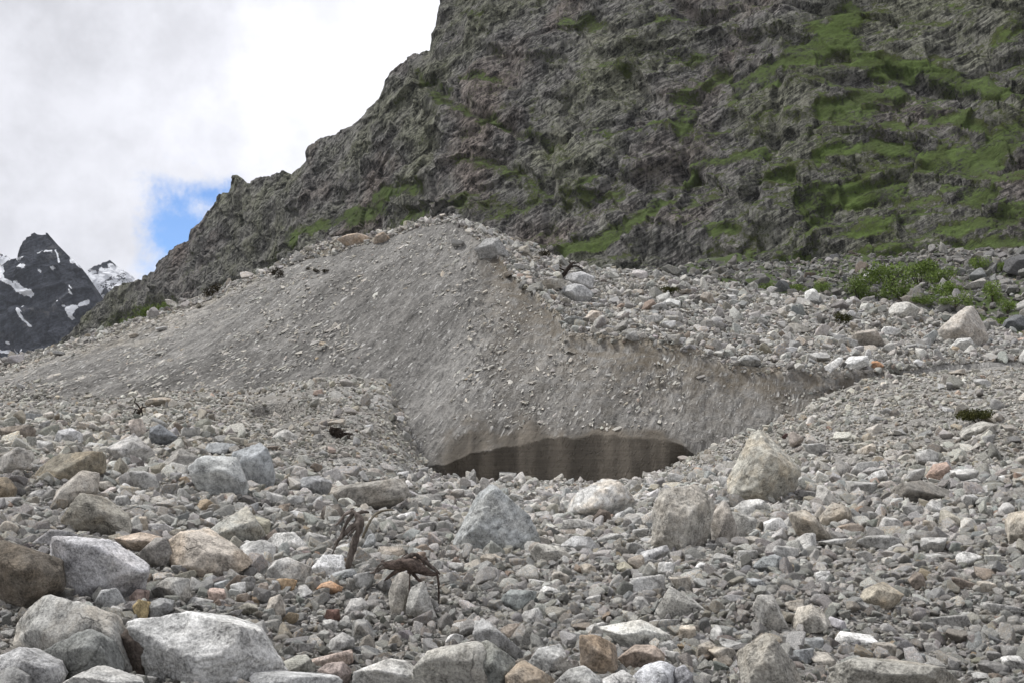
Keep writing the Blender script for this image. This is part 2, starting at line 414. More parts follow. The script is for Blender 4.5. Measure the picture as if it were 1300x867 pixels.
def relief(x, y):
    P = np.stack([x, y, np.zeros_like(x)], -1)
    amp = smooth(4, 14, y)
    r = fbm(P / 7.0, 3) * .55 + fbm(P / 1.7 + 5, 3) * .16
    px = CX + F * x / np.maximum(y, 1)
    d0 = 67.5 - ((px - 352) / 30) ** 2 * 1.6
    r = r - 1.3 * np.exp(-((px - 352) / 30) ** 4) * smooth(d0 + .25, d0 - .35, y) * smooth(d0 - 9, d0 - 1, y)
    return (r + fbm(P / 3.1 + 2, 2) * .34 * (1 - smooth(50, 68, y))) * amp

def build_strip(name, feats, a, rows, mat, amp_fn=relief, attrs_fn=None):
    D, Z = column(a, feats)
    nd = []; nz = []; lev = []
    for k in range(len(feats) - 1):
        t = np.linspace(0, 1, rows[k], endpoint=(k == len(feats) - 2))
        nd.append(D[:, k:k + 1] * (1 - t) + D[:, k + 1:k + 2] * t)
        nz.append(Z[:, k:k + 1] * (1 - t) + Z[:, k + 1:k + 2] * t)
        lev.append(k + t)
    d = np.concatenate(nd, 1); z = np.concatenate(nz, 1); lev = np.broadcast_to(np.concatenate(lev), d.shape)
    x = a[:, None] * d
    P = np.stack([x, d, z], -1)
    P[..., 2] += amp_fn(x, d)
    return P, lev

AG = np.concatenate([np.linspace(-1.3, -.56, 60, endpoint=False), np.linspace(-.56, .56, 1000), np.linspace(.56, 1.3, 60)[1:]])
Pg, _ = build_strip('ground', G, AG, [6, 30, 110, 110, 110, 80, 60, 12], M_GROUND)
gound = mesh_from('ground', Pg.reshape(-1, 3), grid_faces(*Pg.shape[:2]), [M_GROUND])
tag(gound, 'grey gravel ground of the boulder field below the debris mound', 'ground', kind='structure')

# streak frame on the face, from two points that lie on it
AH = np.concatenate([np.linspace(-.95, -.53, 50, endpoint=False), np.linspace(-.53, .53, 1300), np.linspace(.53, .95, 50)[1:]])
def hill_amp(x, y):
    return relief(x, y)
Ph, lev = build_strip('hill', HILL, AH, [26, 250, 10, 130, 14, 10], M_HILL, hill_amp)
Pb = Ph.copy()
for _ in range(3):
    cs = np.cumsum(np.pad(Pb, ((45, 45), (0, 0), (0, 0)), mode='edge'), 0); cs = np.concatenate([cs[:1] * 0, cs]); Pb = (cs[91:] - cs[:-91]) / 91
wb_ = (smooth(1.06, 1.4, lev) * (1 - smooth(1.72, 1.97, lev)))[..., None] * .9
Pb[..., 0] = Ph[..., 0]
Ph = Ph * (1 - wb_) + Pb * wb_
def face_pt(px, py, d): return at(px, py, d)
v1 = at(600, 350, 96.0) - at(420, 455, 76.0)
v1 /= np.linalg.norm(v1)
nrm = np.cross(v1, np.array([1, .2, 0])); nrm /= np.linalg.norm(nrm)
if nrm[2] < 0: nrm = -nrm
v2 = np.cross(nrm, v1)
PXh, PYh = project(Ph)
# plunge of the streaks turns steeper towards the east end of the face
S = np.stack([Ph @ v1 * .52, Ph @ v2 * 1.9, Ph @ nrm * 1.0], -1) + (fbm(Ph / 1.1, 2) * .35)[..., None]
turn = smooth(760, 980, PXh)[..., None]
S2 = 1.5 * np.stack([Ph[..., 0] * .8 + Ph[..., 2] * .15, Ph[..., 2] * .75, Ph[..., 1] * .45], -1)
face = (lev < 2.0).astype(np.float32)
sm = fbm(S * .8, 4)
onface = smooth(1.0, 1.06, lev) * (1 - smooth(1.95, 2.0, lev))
Ph[..., 2] += onface * (sm * .22 + fbm(Ph / 1.6, 3) * .22 + fbm(S * 2.2, 3) * .12)
edge_n = fbm(Ph / 2.5, 4)
capm = smooth(2.0, 2.9, lev + edge_n * .25)
# the western skyline: stony strip below the crest, and talus at the foot of the face
capm = np.maximum(capm, smooth(.72, 1.0, (lev - 1) + edge_n * .35 - .35 * smooth(250, 420, PXh)) * (1 - smooth(330, 480, PXh)) * .8)
low = smooth(.30, .0, (lev - 1) + edge_n * .25) * (1 - smooth(200, 340, PXh))
capm = np.clip(np.maximum(capm, low * .9), 0, 1)
wet = (1 - smooth(1.0, 1.14, lev + edge_n * .20)) * smooth(540, 575, PXh) * (1 - smooth(862, 885, PXh))
wet *= 1 - 0 * lev
soil = np.exp(-((lev - 2.3) / .9) ** 2) * smooth(585, 640, PXh) * (1 - smooth(1080, 1180, PXh)) + \
    .6 * smooth(1.80, 2.0, lev) * (1 - smooth(2.0, 3, lev)) * smooth(600, 680, PXh) * (1 - smooth(1080, 1180, PXh))
soil += .8 * smooth(2.6, 3.6, lev) * smooth(395, 430, PXh) * (1 - smooth(520, 570, PXh))
hill = mesh_from('hill', Ph.reshape(-1, 3), grid_faces(*Ph.shape[:2]), [M_HILL],
                 attrs={'streak': S.reshape(-1, 3), 'cap': capm.ravel(), 'wet': np.clip(wet, 0, 1).ravel(), 'soil': np.clip(soil, 0, 1).ravel()})
tag(hill, 'big mound of striped grey glacial debris with a dark wet band at its foot', 'hill', kind='structure')

# height lookup over ground + hill + slope behind
DT = np.geomspace(.5, 330, 900); AT = np.linspace(-.9, .9, 721)
_feats = G[:-1] + HILL[1:] + TAL[1:]
_Dg, _Zg = column(AT, G); _Dh, _Zh = column(AT, HILL + TAL[1:])
ZT = np.zeros((len(AT), len(DT)), np.float32)
for i in range(len(AT)):
    mono = lambda q: np.maximum.accumulate(q + np.arange(len(q)) * 1e-4)
    zg = np.interp(DT, mono(_Dg[i]), _Zg[i], right=-99); zh = np.interp(DT, mono(_Dh[i]), _Zh[i], left=-99)
    ZT[i] = np.maximum(zg, zh)
_x = AT[:, None] * DT; _y = np.broadcast_to(DT, ZT.shape)
ZT += relief(_x, _y) * (1 + smooth(142, 165, _y) * 4) + smooth(150, 190, _y) * fbm(np.stack([_x / 28, _y / 28, 0 * _x + 4], -1), 3) * 5

def gz(x, y):
    x = np.asarray(x, float); y = np.asarray(y, float)
    a = np.clip((x / y + .9) / 1.8 * 720, 0, 719.999); j = np.clip(np.log(np.maximum(y, .5) / .5) / np.log(660) * 899, 0, 898.999)
    i0 = a.astype(int); j0 = j.astype(int); fa = a - i0; fj = j - j0
    return (ZT[i0, j0] * (1 - fa) + ZT[i0 + 1, j0] * fa) * (1 - fj) + (ZT[i0, j0 + 1] * (1 - fa) + ZT[i0 + 1, j0 + 1] * fa) * fj

def ground_at(px, py, dmin=8.0):
    x, y, z = ray(px, py); a = x / y; e = z / y
    zz = gz(a * DT, DT) / DT
    ok = np.where((zz >= e) & (DT > dmin))[0]
    j = ok[0] if len(ok) else len(DT) - 2
    if j > 0:
        e0, e1 = zz[j - 1], zz[j]
        t = np.clip((e - e0) / (e1 - e0 + 1e-9), 0, 1); d = DT[j - 1] * (1 - t) + DT[j] * t
    else: d = DT[j]
    return float(a * d), float(d), float(gz(a * d, d))

# slope behind the mound, up to the foot of the cliff
ATAL = np.linspace(-.95, .95, 500)
Pt, _ = build_strip('talus', TAL, ATAL, [60, 120, 30], None, lambda x, y: relief(x, y) * (1 + smooth(142, 165, y) * 4) + smooth(150, 190, y) * fbm(np.stack([x / 28, y / 28, 0 * x + 4], -1), 3) * 5)
Pt[:, 0, 2] -= 0.0
mpt, ntp = new_mat('talus_ground'); N = NT(ntp)
P = N.n('ShaderNodeNewGeometry').outputs['Position']
q = N.noise(P, .5, 7, .7); q2 = N.noise(P, .06, 5, .6)
c = N.mix(N.ramp(q, .3, .7), (.05, .048, .045), (.17, .165, .155))
gmask = N.ramp(N.math('ADD', q2, N.ramp(q, .2, .8, -.15, .15)), .42, .56)
c = N.mix(N.math('MULTIPLY', gmask, .85), c, N.mix(N.noise(P, 1.2, 4, .6), (.03, .045, .012), (.075, .11, .025)))
N.out(c, .95, q, .8, .5, .1)
tal = mesh_from('terrain', Pt.reshape(-1, 3), grid_faces(*Pt.shape[:2]), [mpt])
tag(tal, 'dark stony slope with grass between the mound and the cliff', 'slope', kind='structure')

# valley floor sheet out to the horizon
n = 40
g1 = np.linspace(-5000, 5000, n)
gx, gy = np.meshgrid(g1, g1, indexing='ij')
vf = mesh_from('land', np.stack([gx, gy, np.full_like(gx, -14.0)], -1).reshape(-1, 3), grid_faces(n, n), [M_GROUND])
tag(vf, 'grey valley floor reaching the horizon', 'land', kind='structure')

# ------------------------------------------------------------------ mountains
def strokes(PX, PY, L):
    m = np.zeros_like(PX)
    for pts, w, k in L:
        best = np.full(PX.shape, 1e9, np.float32)
        if len(pts) == 1: pts = [pts[0], (pts[0][0] + 1, pts[0][1])]
        for (x0, y0), (x1, y1) in zip(pts[:-1], pts[1:]):
            dx, dy = x1 - x0, y1 - y0
            t = np.clip(((PX - x0) * dx + (PY - y0) * dy) / (dx * dx + dy * dy), 0, 1)
            best = np.minimum(best, np.hypot(PX - x0 - t * dx, PY - y0 - t * dy))
        m = np.maximum(m, k * (1 - smooth(w * .3, w * 1.9, best)))
    return m

GRASS = [([(880, 348), (1000, 338), (1090, 334), (1200, 322), (1300, 312)], 8, .62), ([(1075, 22), (1045, 48), (1012, 75)], 17, 1), ([(1012, 75), (960, 92), (935, 108)], 9, 1), ([(985, 105), (950, 100)], 8, .9), ([(1055, 45), (1085, 55)], 12, .9),
         ([(1085, 66), (1120, 78), (1180, 92), (1240, 103), (1300, 128)], 8, 1), ([(1095, 80), (1150, 92)], 9, .95), ([(1140, 112), (1090, 128), (1045, 150)], 8, .85),
         ([(1110, 140), (1060, 158)], 7, .8), ([(1030, 208), (1065, 195), (1100, 186), (1150, 186), (1185, 205)], 7, .95), ([(1185, 205), (1240, 208), (1290, 175)], 16, .85),
         ([(1018, 268), (1070, 245), (1135, 238)], 10, 1), ([(1060, 252), (1030, 285)], 7, .8), ([(1220, 250), (1255, 262)], 10, .9), ([(1180, 150), (1215, 155), (1250, 165)], 7, .7),
         ([(862, 175), (872, 150)], 8, .75), ([(868, 232), (885, 215), (940, 205), (975, 195)], 5, .75), ([(970, 240), (1008, 234)], 5, .85),
         ([(722, 325), (765, 312), (785, 300)], 8, 1), ([(785, 300), (822, 275), (838, 262)], 7, 1), ([(740, 238), (752, 230)], 6, .85), ([(712, 255), (790, 245)], 7, .55),
         ([(372, 308), (400, 292), (430, 286)], 10, .95), ([(430, 284), (450, 272), (480, 266)], 9, 1), ([(480, 252), (535, 242)], 8, 1), ([(512, 284), (540, 270)], 7, .95), ([(455, 295), (505, 292)], 7, .6),
         ([(545, 108), (570, 130), (610, 150), (690, 182)], 6, .62), ([(600, 205), (650, 222), (690, 245)], 9, .52), ([(590, 262), (650, 270), (690, 250)], 13, .52),
         ([(530, 98), (555, 112), (575, 118)], 7, .65), ([(590, 98), (635, 98)], 5, .65), ([(715, 32), (745, 34), (770, 40)], 6, .7), ([(825, 32), (868, 32)], 7, .6), ([(590, 20), (610, 28)], 5, .5),
         ([(945, 334), (965, 340)], 10, .75), ([(905, 300), (935, 296)], 6, .7), ([(845, 165), (800, 170), (735, 172)], 7, .5), ([(770, 90), (790, 95)], 5, .55), ([(1180, 300), (1260, 290), (1300, 280)], 10, .6),
         ([(1090, 300), (1160, 270)], 8, .55), ([(330, 350), (340, 335)], 14, .5), ([(150, 415), (185, 402), (215, 392)], 12, .62), ([(290, 362), (330, 352)], 10, .5), ([(1260, 60), (1300, 45)], 9, .5), ([(1230, 20), (1200, 8)], 6, .45),
         ([(640, 330), (690, 322)], 8, .4), ([(860, 130), (885, 120), (920, 85)], 6, .5), ([(870, 75), (905, 70)], 7, .55), ([(520, 60), (560, 62)], 4, .3)]

def mountain(name, foot, sky, k, ncol, nrow, arange, mat, scale, seed, paint, attr, taper_px=580, amp=1.0):
    a = np.linspace(arange[0], arange[1], ncol)
    f0 = feat(foot); ft = np.array(sky, float)
    d0 = np.interp(a, f0[0], f0[1]); z0 = np.interp(a, f0[0], f0[2])
    rx, ry, rz = ray(ft[:, 0], ft[:, 1]); e1 = np.interp(a, rx / ry, rz / ry)
    kk = np.interp(a, [arange[0], arange[1]], k) if hasattr(k, '__len__') else k
    d1 = (kk * d0 - z0) / (kk - e1); d1 = np.maximum(d1, d0 + 5 * scale)
    z1 = e1 * d1
    t = np.linspace(0, 1, nrow)[None]
    d = d0[:, None] + (d1 - d0)[:, None] * t; z = z0[:, None] + (z1 - z0)[:, None] * t
    P = np.stack([a[:, None] * d, d, z], -1).astype(np.float32)
    PX, PY = project(P)
    du = np.gradient(P, axis=0); dv = np.gradient(P, axis=1)
    nv = np.cross(du, dv); nv /= np.linalg.norm(nv, axis=-1, keepdims=True) + 1e-9
    # smooth the direction so that columns do not cross
    nm = nv.mean((0, 1)); nv = nm * .6 + nv * .4; nv /= np.linalg.norm(nv, axis=-1, keepdims=True)
    Q = P / scale
    so = seed * 13.7
    X, Y, H = Q[..., 0], Q[..., 1], Q[..., 2]
    edge = 1 - .85 * smooth(.72, 1.0, t + 0 * PX) * (PX < taper_px + 300)
    warp = fbm(Q / 70 + so, 3)
    g = paint(PX + warp * 16 + noise(Q / 9 + so) * 12, PY + fbm(Q / 55 + so + 9, 3) * 12 + noise(Q / 8 + 31) * 6)
    calm = 1 - .5 * smooth(.3, .8, g)
    # buttresses and gullies that run down the slope at a slant
    C = np.stack([(X + .45 * H) / 48 + warp * .7, Y / 90, H / 150], -1) + so
    big = fbm(C, 3, ridged=True)
    disp = (big - .35) * 8.5 * edge * (1 - .5 * smooth(.35, .8, g))
    for sp, am, wv, sd in ((37, 4.5, .45, 1.), (13, 2.0, .4, 2.)):
        h = (H - .28 * X) / sp + fbm(Q / (sp * 1.9) + so * sd, 3) * wv
        fr = h - np.floor(h)
        saw = np.where(fr < .72, fr / .72, (1 - fr) / .28)
        disp = disp + (saw - .5) * am * edge * (1 - .6 * smooth(.35, .8, g))
    if scale == 1.0:
        gl = [([(530, 100), (600, 138), (690, 186)], 5, 1), ([(692, 180), (702, 235), (690, 300)], 5, 1), ([(965, 255), (988, 150), (1000, 95)], 5, .9), ([(800, 345), (850, 240), (905, 120), (930, 60)], 5, .8),
              ([(1130, 85), (1200, 108), (1300, 138)], 6, 1), ([(440, 250), (480, 150), (520, 90)], 4, .7), ([(600, 70), (700, 60), (830, 30)], 4, .6), ([(760, 250), (830, 150), (960, 80)], 4, .7),
              ([(1000, 330), (1060, 250), (1180, 215)], 4, .7), ([(310, 330), (340, 270), (360, 225)], 4, .6), ([(640, 20), (660, 110), (640, 180)], 4, .6), ([(560, 190), (640, 205), (720, 260)], 4, .7), ([(880, 20), (960, 5), (1100, 10)], 5, .7)]
        disp = disp - 3.4 * strokes(PX + warp * 14, PY + noise(Q / 12 + so) * 8, gl)
    # joint blocks: slabs lying along the slanted bedding, and smaller ones inside them
    U_, V_ = X * .93 - H * .36, X * .36 + H * .93
    W1 = np.stack([U_ / 24 + warp * .35, Y / 26, V_ / 13 + warp * .25], -1) + so
    disp = disp + blocks(W1, .8) * 3.0 * calm * (.15 + .85 * edge)
    W2 = np.stack([(X + .25 * H) / 7.5 + warp * .2, Y / 10, H / 11.5], -1) + so
    disp = disp + blocks(W2, .9) * 1.4 * calm
    W3 = np.stack([U_ / 4.2, Y / 5, V_ / 2.6], -1) + so + .3 * noise(Q / 3)[..., None]
    disp = disp + blocks(W3, .9) * .5 * calm
    disp = disp + fbm(Q / 1.7 + so, 2, ridged=True) * .22 * calm
    P = P + nv * (disp * scale * amp)[..., None]
    back = P[:, -1:, :] + np.array([0, 30, -12.]) * scale * np.array([1, 1, 1])
    back2 = P[:, -1:, :] + np.array([0, 160, -130.]) * scale
    skirt = P[:, :1, :] + np.array([0, 25, -90.]) * scale
    Pall = np.concatenate([skirt, P, back, back2], 1)
    du = np.gradient(P, axis=0); dv = np.gradient(P, axis=1)
    nn = np.cross(du, dv); nn /= np.linalg.norm(nn, axis=-1, keepdims=True) + 1e-9
    nz = np.abs(nn[..., 2])
    val = attr(g, nz, P, PX, PY)
    val = np.concatenate([val[:, :1], val, val[:, -1:], val[:, -1:]], 1)
    return mesh_from(name, Pall.reshape(-1, 3), grid_faces(*Pall.shape[:2]), [mat], attrs={'snow' if 'snow' in name else 'grass': val.ravel()})

SKY = [(-60, 520), (40, 462), (60, 447), (70, 437), (95, 415), (108, 401), (125, 385), (132, 374), (145, 365), (158, 361), (170, 357), (178, 353), (195, 345), (203, 331), (215, 319), (226, 313), (239, 305), (243, 292), (255, 285), (262, 272), (272, 262), (281, 247), (290, 244), (297, 230), (301, 223), (307, 226), (314, 233), (320, 232), (330, 226), (345, 224), (358, 217), (370, 221), (378, 214), (388, 203), (393, 190), (400, 179), (415, 174), (430, 168), (440, 163), (455, 154), (467, 142), (480, 129), (492, 105), (500, 91), (515, 76), (520, 68), (532, 67), (545, 63), (550, 38), (556, 14), (560, 0), (566, -25), (600, -80), (700, -220), (900, -300), (1300, -360), (1900, -380)]
FOOT = [(-60, 545, 950), (60, 478, 900), (200, 440, 720), (300, 415, 620), (400, 390, 540), (500, 372, 470), (600, 365, 410), (800, 352, 360), (900, 352, 345), (1000, 348, 325), (1100, 343, 312), (1200, 336, 300), (1300, 328, 288), (1900, 300, 275)]
mt = mountain('mountain', FOOT, SKY, (1.5, 1.15), 1250, 620, (-.50, .62), M_MTN, 1.0, 1,
              lambda x, y: strokes(x, y, GRASS),
              lambda g, nz, P, PX, PY: np.clip(g * .90 + .05 + smooth(.50, .85, nz) * .36 * smooth(500, 900, PX) + smooth(.55, .85, nz) * .22 + .15 * smooth(700, 980, PX) * smooth(0, 140, PY) + .07 * smooth(480, 640, PX), 0, 1), amp=.70)
tag(mt, 'huge dark rock cliff with green grass ledges above the debris mound', 'mountain', kind='structure')

SNOW_A = [([(0, 340), (8, 358), (30, 372), (40, 372)], 4, 1), ([(20, 360), (38, 374)], 3.5, 1), ([(26, 341), (32, 344)], 3, .9), ([(72, 318), (78, 336)], 1.6, 1), ([(60, 322), (68, 321)], 2, .8), ([(76, 310), (92, 328)], 2.5, 1),
          ([(92, 333), (98, 335), (106, 340)], 3, 1), ([(90, 330), (96, 332)], 2.5, .9), ([(52, 345), (53, 346)], 2, .9), ([(69, 342), (72, 341)], 2, .9), ([(92, 374), (94, 377)], 2.2, 1), ([(91, 366), (96, 372)], 1.2, .8),
          ([(90, 396), (98, 393), (92, 402)], 5, 1), ([(104, 388), (110, 385)], 4, 1), ([(81, 391), (84, 392)], 2, .9), ([(28, 398), (31, 407), (38, 416)], 2.4, 1), ([(28, 387), (28, 390)], 1.4, .8), ([(7, 434), (8, 434)], 2, 1), ([(0, 445), (10, 446)], 2.5, 1), ([(18, 446), (24, 452), (26, 444)], 1.8, .9),
          ([(22, 328), (32, 330)], 2, .9), ([(50, 325), (56, 322)], 1.6, .8), ([(74, 383), (76, 384)], 1.6, .8)]
fa = mountain('snowy_mountain', [(-200, 520, 2300), (0, 500, 2250), (150, 500, 2200), (260, 500, 2200)],
              [(-200, 345), (-60, 350), (0, 337), (10, 331), (22, 328), (25, 318), (29, 306), (35, 301), (46, 297), (52, 298), (61, 297), (66, 303), (73, 311), (80, 318), (88, 326), (97, 333), (104, 341), (111, 350), (114, 362), (121, 374), (124, 382), (135, 400), (180, 450), (260, 480)],
              2.2, 420, 330, (-.62, -.27), M_FAR, 3.2, 5, lambda x, y: strokes(x, y, SNOW_A) * 0,
              lambda g, nz, P, PX, PY: np.clip(strokes(PX + fbm(P / 30, 3) * 5, PY + fbm(P / 24 + 7, 3) * 4, [(a_, w_ * .72, k_) for a_, w_, k_ in SNOW_A]), 0, 1), taper_px=2000, amp=.7)
tag(fa, 'dark far peak with scattered snow patches', 'mountain', kind='structure')
SNOW_B = [([(112, 352), (125, 358), (122, 378)], 9, 1), ([(128, 345), (135, 350)], 4, 1), ([(138, 350), (150, 345), (175, 358)], 8, .9), ([(140, 336), (160, 347)], 2.5, 1), ([(0, 330), (12, 334)], 7, 1), ([(150, 358), (180, 362)], 8, .9), ([(120, 345), (112, 348)], 2, .7), ([(135, 360), (160, 372)], 8, .8)]
fb = mountain('snowy_mountain', [(-300, 520, 3300), (0, 500, 3200), (200, 480, 3200), (320, 470, 3200)],
              [(-300, 360), (-40, 336), (-6, 322), (6, 323), (13, 329), (25, 345), (90, 356), (106, 352), (113, 343), (119, 338), (127, 337), (134, 333), (140, 331), (146, 336), (153, 342), (162, 347), (172, 354), (186, 364), (220, 390), (320, 440)],
              1.9, 420, 300, (-.68, -.25), M_FAR, 4.2, 8, lambda x, y: x * 0,
              lambda g, nz, P, PX, PY: np.clip(strokes(PX + fbm(P / 40, 2) * 5, PY + fbm(P / 30 + 7, 2) * 5, SNOW_B) - .25 * (fbm(P / 60, 3, ridged=True) > .55), 0, 1), taper_px=2000, amp=.6)
tag(fb, 'far snow covered peak between the dark peak and the cliff', 'mountain', kind='structure')

# ------------------------------------------------------------------ rocks
_ico = {}
def ico(n):
    if n not in _ico:
        bm = bmesh.new(); bmesh.ops.create_icosphere(bm, subdivisions=n, radius=1)
        V = np.array([v.co[:] for v in bm.verts]); V /= np.linalg.norm(V, axis=1)[:, None]
        Fc = np.array([[v.index for v in f.verts] for f in bm.faces]); bm.free()
        _ico[n] = (V, Fc)
    return _ico[n]

def polytope(N_, h, ext, sub, p, seed, rough=1.0):
    if p > 10: p = p * 3.2
    V, Fc = ico(sub)
    D = V * ext; D = D / np.linalg.norm(D, axis=1)[:, None]
    q = np.maximum(D @ N_.T, 0) / h
    r = 1 / (np.sum(q ** p, 1) ** (1 / p))
    Pp = D * r[:, None]
    s = float(np.mean(ext)); so = seed * 7.13 % 97
    Q = Pp / s + so
    dn = fbm(Q * 1.6, 2) * .02 + fbm(Q * 4.5, 3 if sub > 3 else 2, ridged=True, gain=.5) * (.014 if sub > 4 else .024)
    if sub > 3:
        # chipped steps along a slanted foliation
        a = seed * 1.7; fo = np.array([math.sin(a) * .6, math.cos(a) * .6, .7])
        st = (Q @ fo)[:, None] * np.array([[3.2]]) ; st = st[:, 0] + fbm(Q * 2.4 + 4, 3) * 2.4
        dn = dn + (np.floor(st) + smooth(.75, 1, st - np.floor(st)) - st) * (.035 if sub > 4 else .06)
        s2_ = (Q @ np.array([fo[2], .35, -fo[0]])) * 2.1 + fbm(Q * 1.3 + 8, 2) * 1.2
        dn = dn + (np.floor(s2_) + smooth(.88, 1, s2_ - np.floor(s2_)) - s2_) * .030
    if sub > 4: dn = dn + fbm(Q * 14, 2, ridged=True) * .007
    return Pp * (1 + dn * rough)[:, None], Fc

def random_planes(r, k, ext, lo=.62, hi=1.0):
    N_ = r.normal(size=(k, 3)); N_ /= np.linalg.norm(N_, axis=1)[:, None]
    ax = np.array([[1, 0, 0], [-1, 0, 0], [0, 1, 0], [0, -1, 0], [0, 0, 1], [0, 0, -1]], float) + r.normal(size=(6, 3)) * .28
    ax /= np.linalg.norm(ax, axis=1)[:, None]
    N_ = np.concatenate([N_, ax])
    h = np.concatenate([r.uniform(lo, hi, k), r.uniform(.72, .95, 6)])
    # support of the scaled ellipsoid
    sup = np.linalg.norm(N_ * ext, axis=1)
    return N_, h * sup

def hull_planes(pts):
    bm = bmesh.new()
    for p in pts: bm.verts.new(p)
    res = bmesh.ops.convex_hull(bm, input=list(bm.verts))
    c = np.mean([v.co[:] for v in bm.verts if v.link_faces], 0)
    N_, H_, A_ = [], [], []
    bm.normal_update()
    for f in bm.faces:
        nn = np.array(f.normal[:]); h = float(nn @ (np.array(f.verts[0].co[:]) - c))
        if h < 0: nn, h = -nn, -h
        if h < 1e-4: continue
        dup = False
        for q, w in zip(N_, H_):
            if q @ nn > .91: dup = True; break
        if not dup: N_.append(nn); H_.append(h)
    bm.free()
    return np.array(N_), np.array(H_), c

ROCKS = []      # every single rock placed by hand: dict(obj, x, y, r, px, py, w, h, ref, col)
ALB = 1.4
def grey_down(l, k=.55):
    m = l.mean(-1, keepdims=True); return m + (l - m) * k
def rock_color(c, stain):
    l = grey_down(lin(c) * ALB * np.array([1.0, .99, .96]), .60 if stain > .5 else .46)
    return (float(l[0]), float(l[1]), float(l[2]), float(stain) * .6)

TILES = {'A': (0, 460, 3.9394), 'B': (0, 647, 3.9394), 'C': (300, 460, 3.9394), 'D': (300, 647, 3.9394), 'E': (600, 500, 3.9394), 'F': (600, 647, 3.9394),
         'G': (900, 500, 3.25), 'H': (900, 647, 3.25), 'M': (860, 280, 2.891), 'N': (430, 240, 2.891), 'O': (0, 240, 2.891), 'P': (0, 0, 1.0)}

def tp(t, x, y):
    ox, oy, s = TILES[t]; return ox + x / s, oy + y / s

def shaped(tile, outline, color, stain=0.0, label=None, ref=None, front=None, thick=.8, p=26, seed=1, sub=5, rough=1.0, name='boulder', dadd=0.0, grp=None):
    pts = [tp(tile, x, y) for x, y in outline]
    xs = np.array([q[0] for q in pts]); ys = np.array([q[1] for q in pts])
    keepn = 7 if len(pts) > 9 else 6
    Q_ = list(zip(xs, ys))
    while len(Q_) > keepn:
        ar = [abs((Q_[i][0] - Q_[i - 1][0]) * (Q_[(i + 1) % len(Q_)][1] - Q_[i - 1][1]) - (Q_[(i + 1) % len(Q_)][0] - Q_[i - 1][0]) * (Q_[i][1] - Q_[i - 1][1])) for i in range(len(Q_))]
        Q_.pop(int(np.argmin(ar)))
    xs = np.array([q[0] for q in Q_]); ys = np.array([q[1] for q in Q_])
    pxc = (xs.min() + xs.max()) / 2; pyb = ys.max(); w = np.ptp(xs); h = np.ptp(ys)
    gx_, gd, gzz = ground_at(pxc, min(pyb - .04 * h, 930))
    gd += dadd
    T = math.sqrt(w * h) / F * gd * thick
    dm = gd + T * .35
    P0 = at(pxc, pyb, dm); base = np.array([P0[0], dm, P0[2]])
    r = np.random.default_rng(seed * 101 + 5)
    L = []
    cxm, cym = xs.mean(), ys.mean()
    for x, y in zip(xs, ys):
        q = at(x, y, dm) - base
        q[1] = r.uniform(-.28, .22) * T
        L.append(q)
    c0 = at(cxm, cym, dm) - base
    nout = len(L)
    if front:
        for x, y, k in front:
            px, py = tp(tile, x, y)
            q = at(px, py, dm - k * .55 * T) - base; L.append(q)
    else:
        for i in r.permutation(nout)[:3]:
            q = (L[i] - c0) * r.uniform(.25, .75) + c0 + np.array([0, 0, .08 * T]); q[1] = -T * r.uniform(.35, .6); L.append(q)
    # sunk root and a back side
    for i in range(nout):
        q = (L[i] - c0) * .72 + c0; q[1] = T * r.uniform(.45, .65); L.append(q)
    lowz = min(q[2] for q in L[:nout])
    for i in range(nout):
        if L[i][2] < lowz + .25 * (h / F * dm):
            q = L[i].copy(); q[2] -= .12 * h / F * dm; q[0] *= .92; L.append(q)
    N_, H_, c = hull_planes(L)
    A_ = np.array(L) - c
    for kk in range(2 if front else 3):
        nn = np.array([r.normal(), -r.uniform(.1, 1.1), r.normal(.2, .8)]); nn /= np.linalg.norm(nn)
        N_ = np.concatenate([N_, nn[None]]); H_ = np.append(H_, (A_ @ nn).max() * (r.uniform(.80, .92) if front else r.uniform(.72, .9)))
    ext = np.array([w / F * dm / 2, T / 2, h / F * dm / 2])
    V, Fc = polytope(N_, H_, ext, sub, p, seed, rough)
    lo_, hi_ = A_.min(0), A_.max(0); vl, vh = V.min(0), V.max(0)
    V = (V - vl) / (vh - vl) * (hi_ - lo_) + lo_
    o = mesh_from(name, V + c, Fc, [M_ROCK])
    o.location = base
    o.color = rock_color(color, stain)
    tag(o, label, 'boulder' if w > 28 else 'rock', grp)
    o.data.polygons.foreach_set('use_smooth', np.ones(len(o.data.polygons), bool))
    ROCKS.append(dict(o=o, x=base[0], y=base[1], r=max(w / F * dm, T) * .5, px=pxc, py=(ys.min() + ys.max()) / 2, w=w, h=h, ref=ref, col=color, stain=stain, hero=True, label=label))
    return o

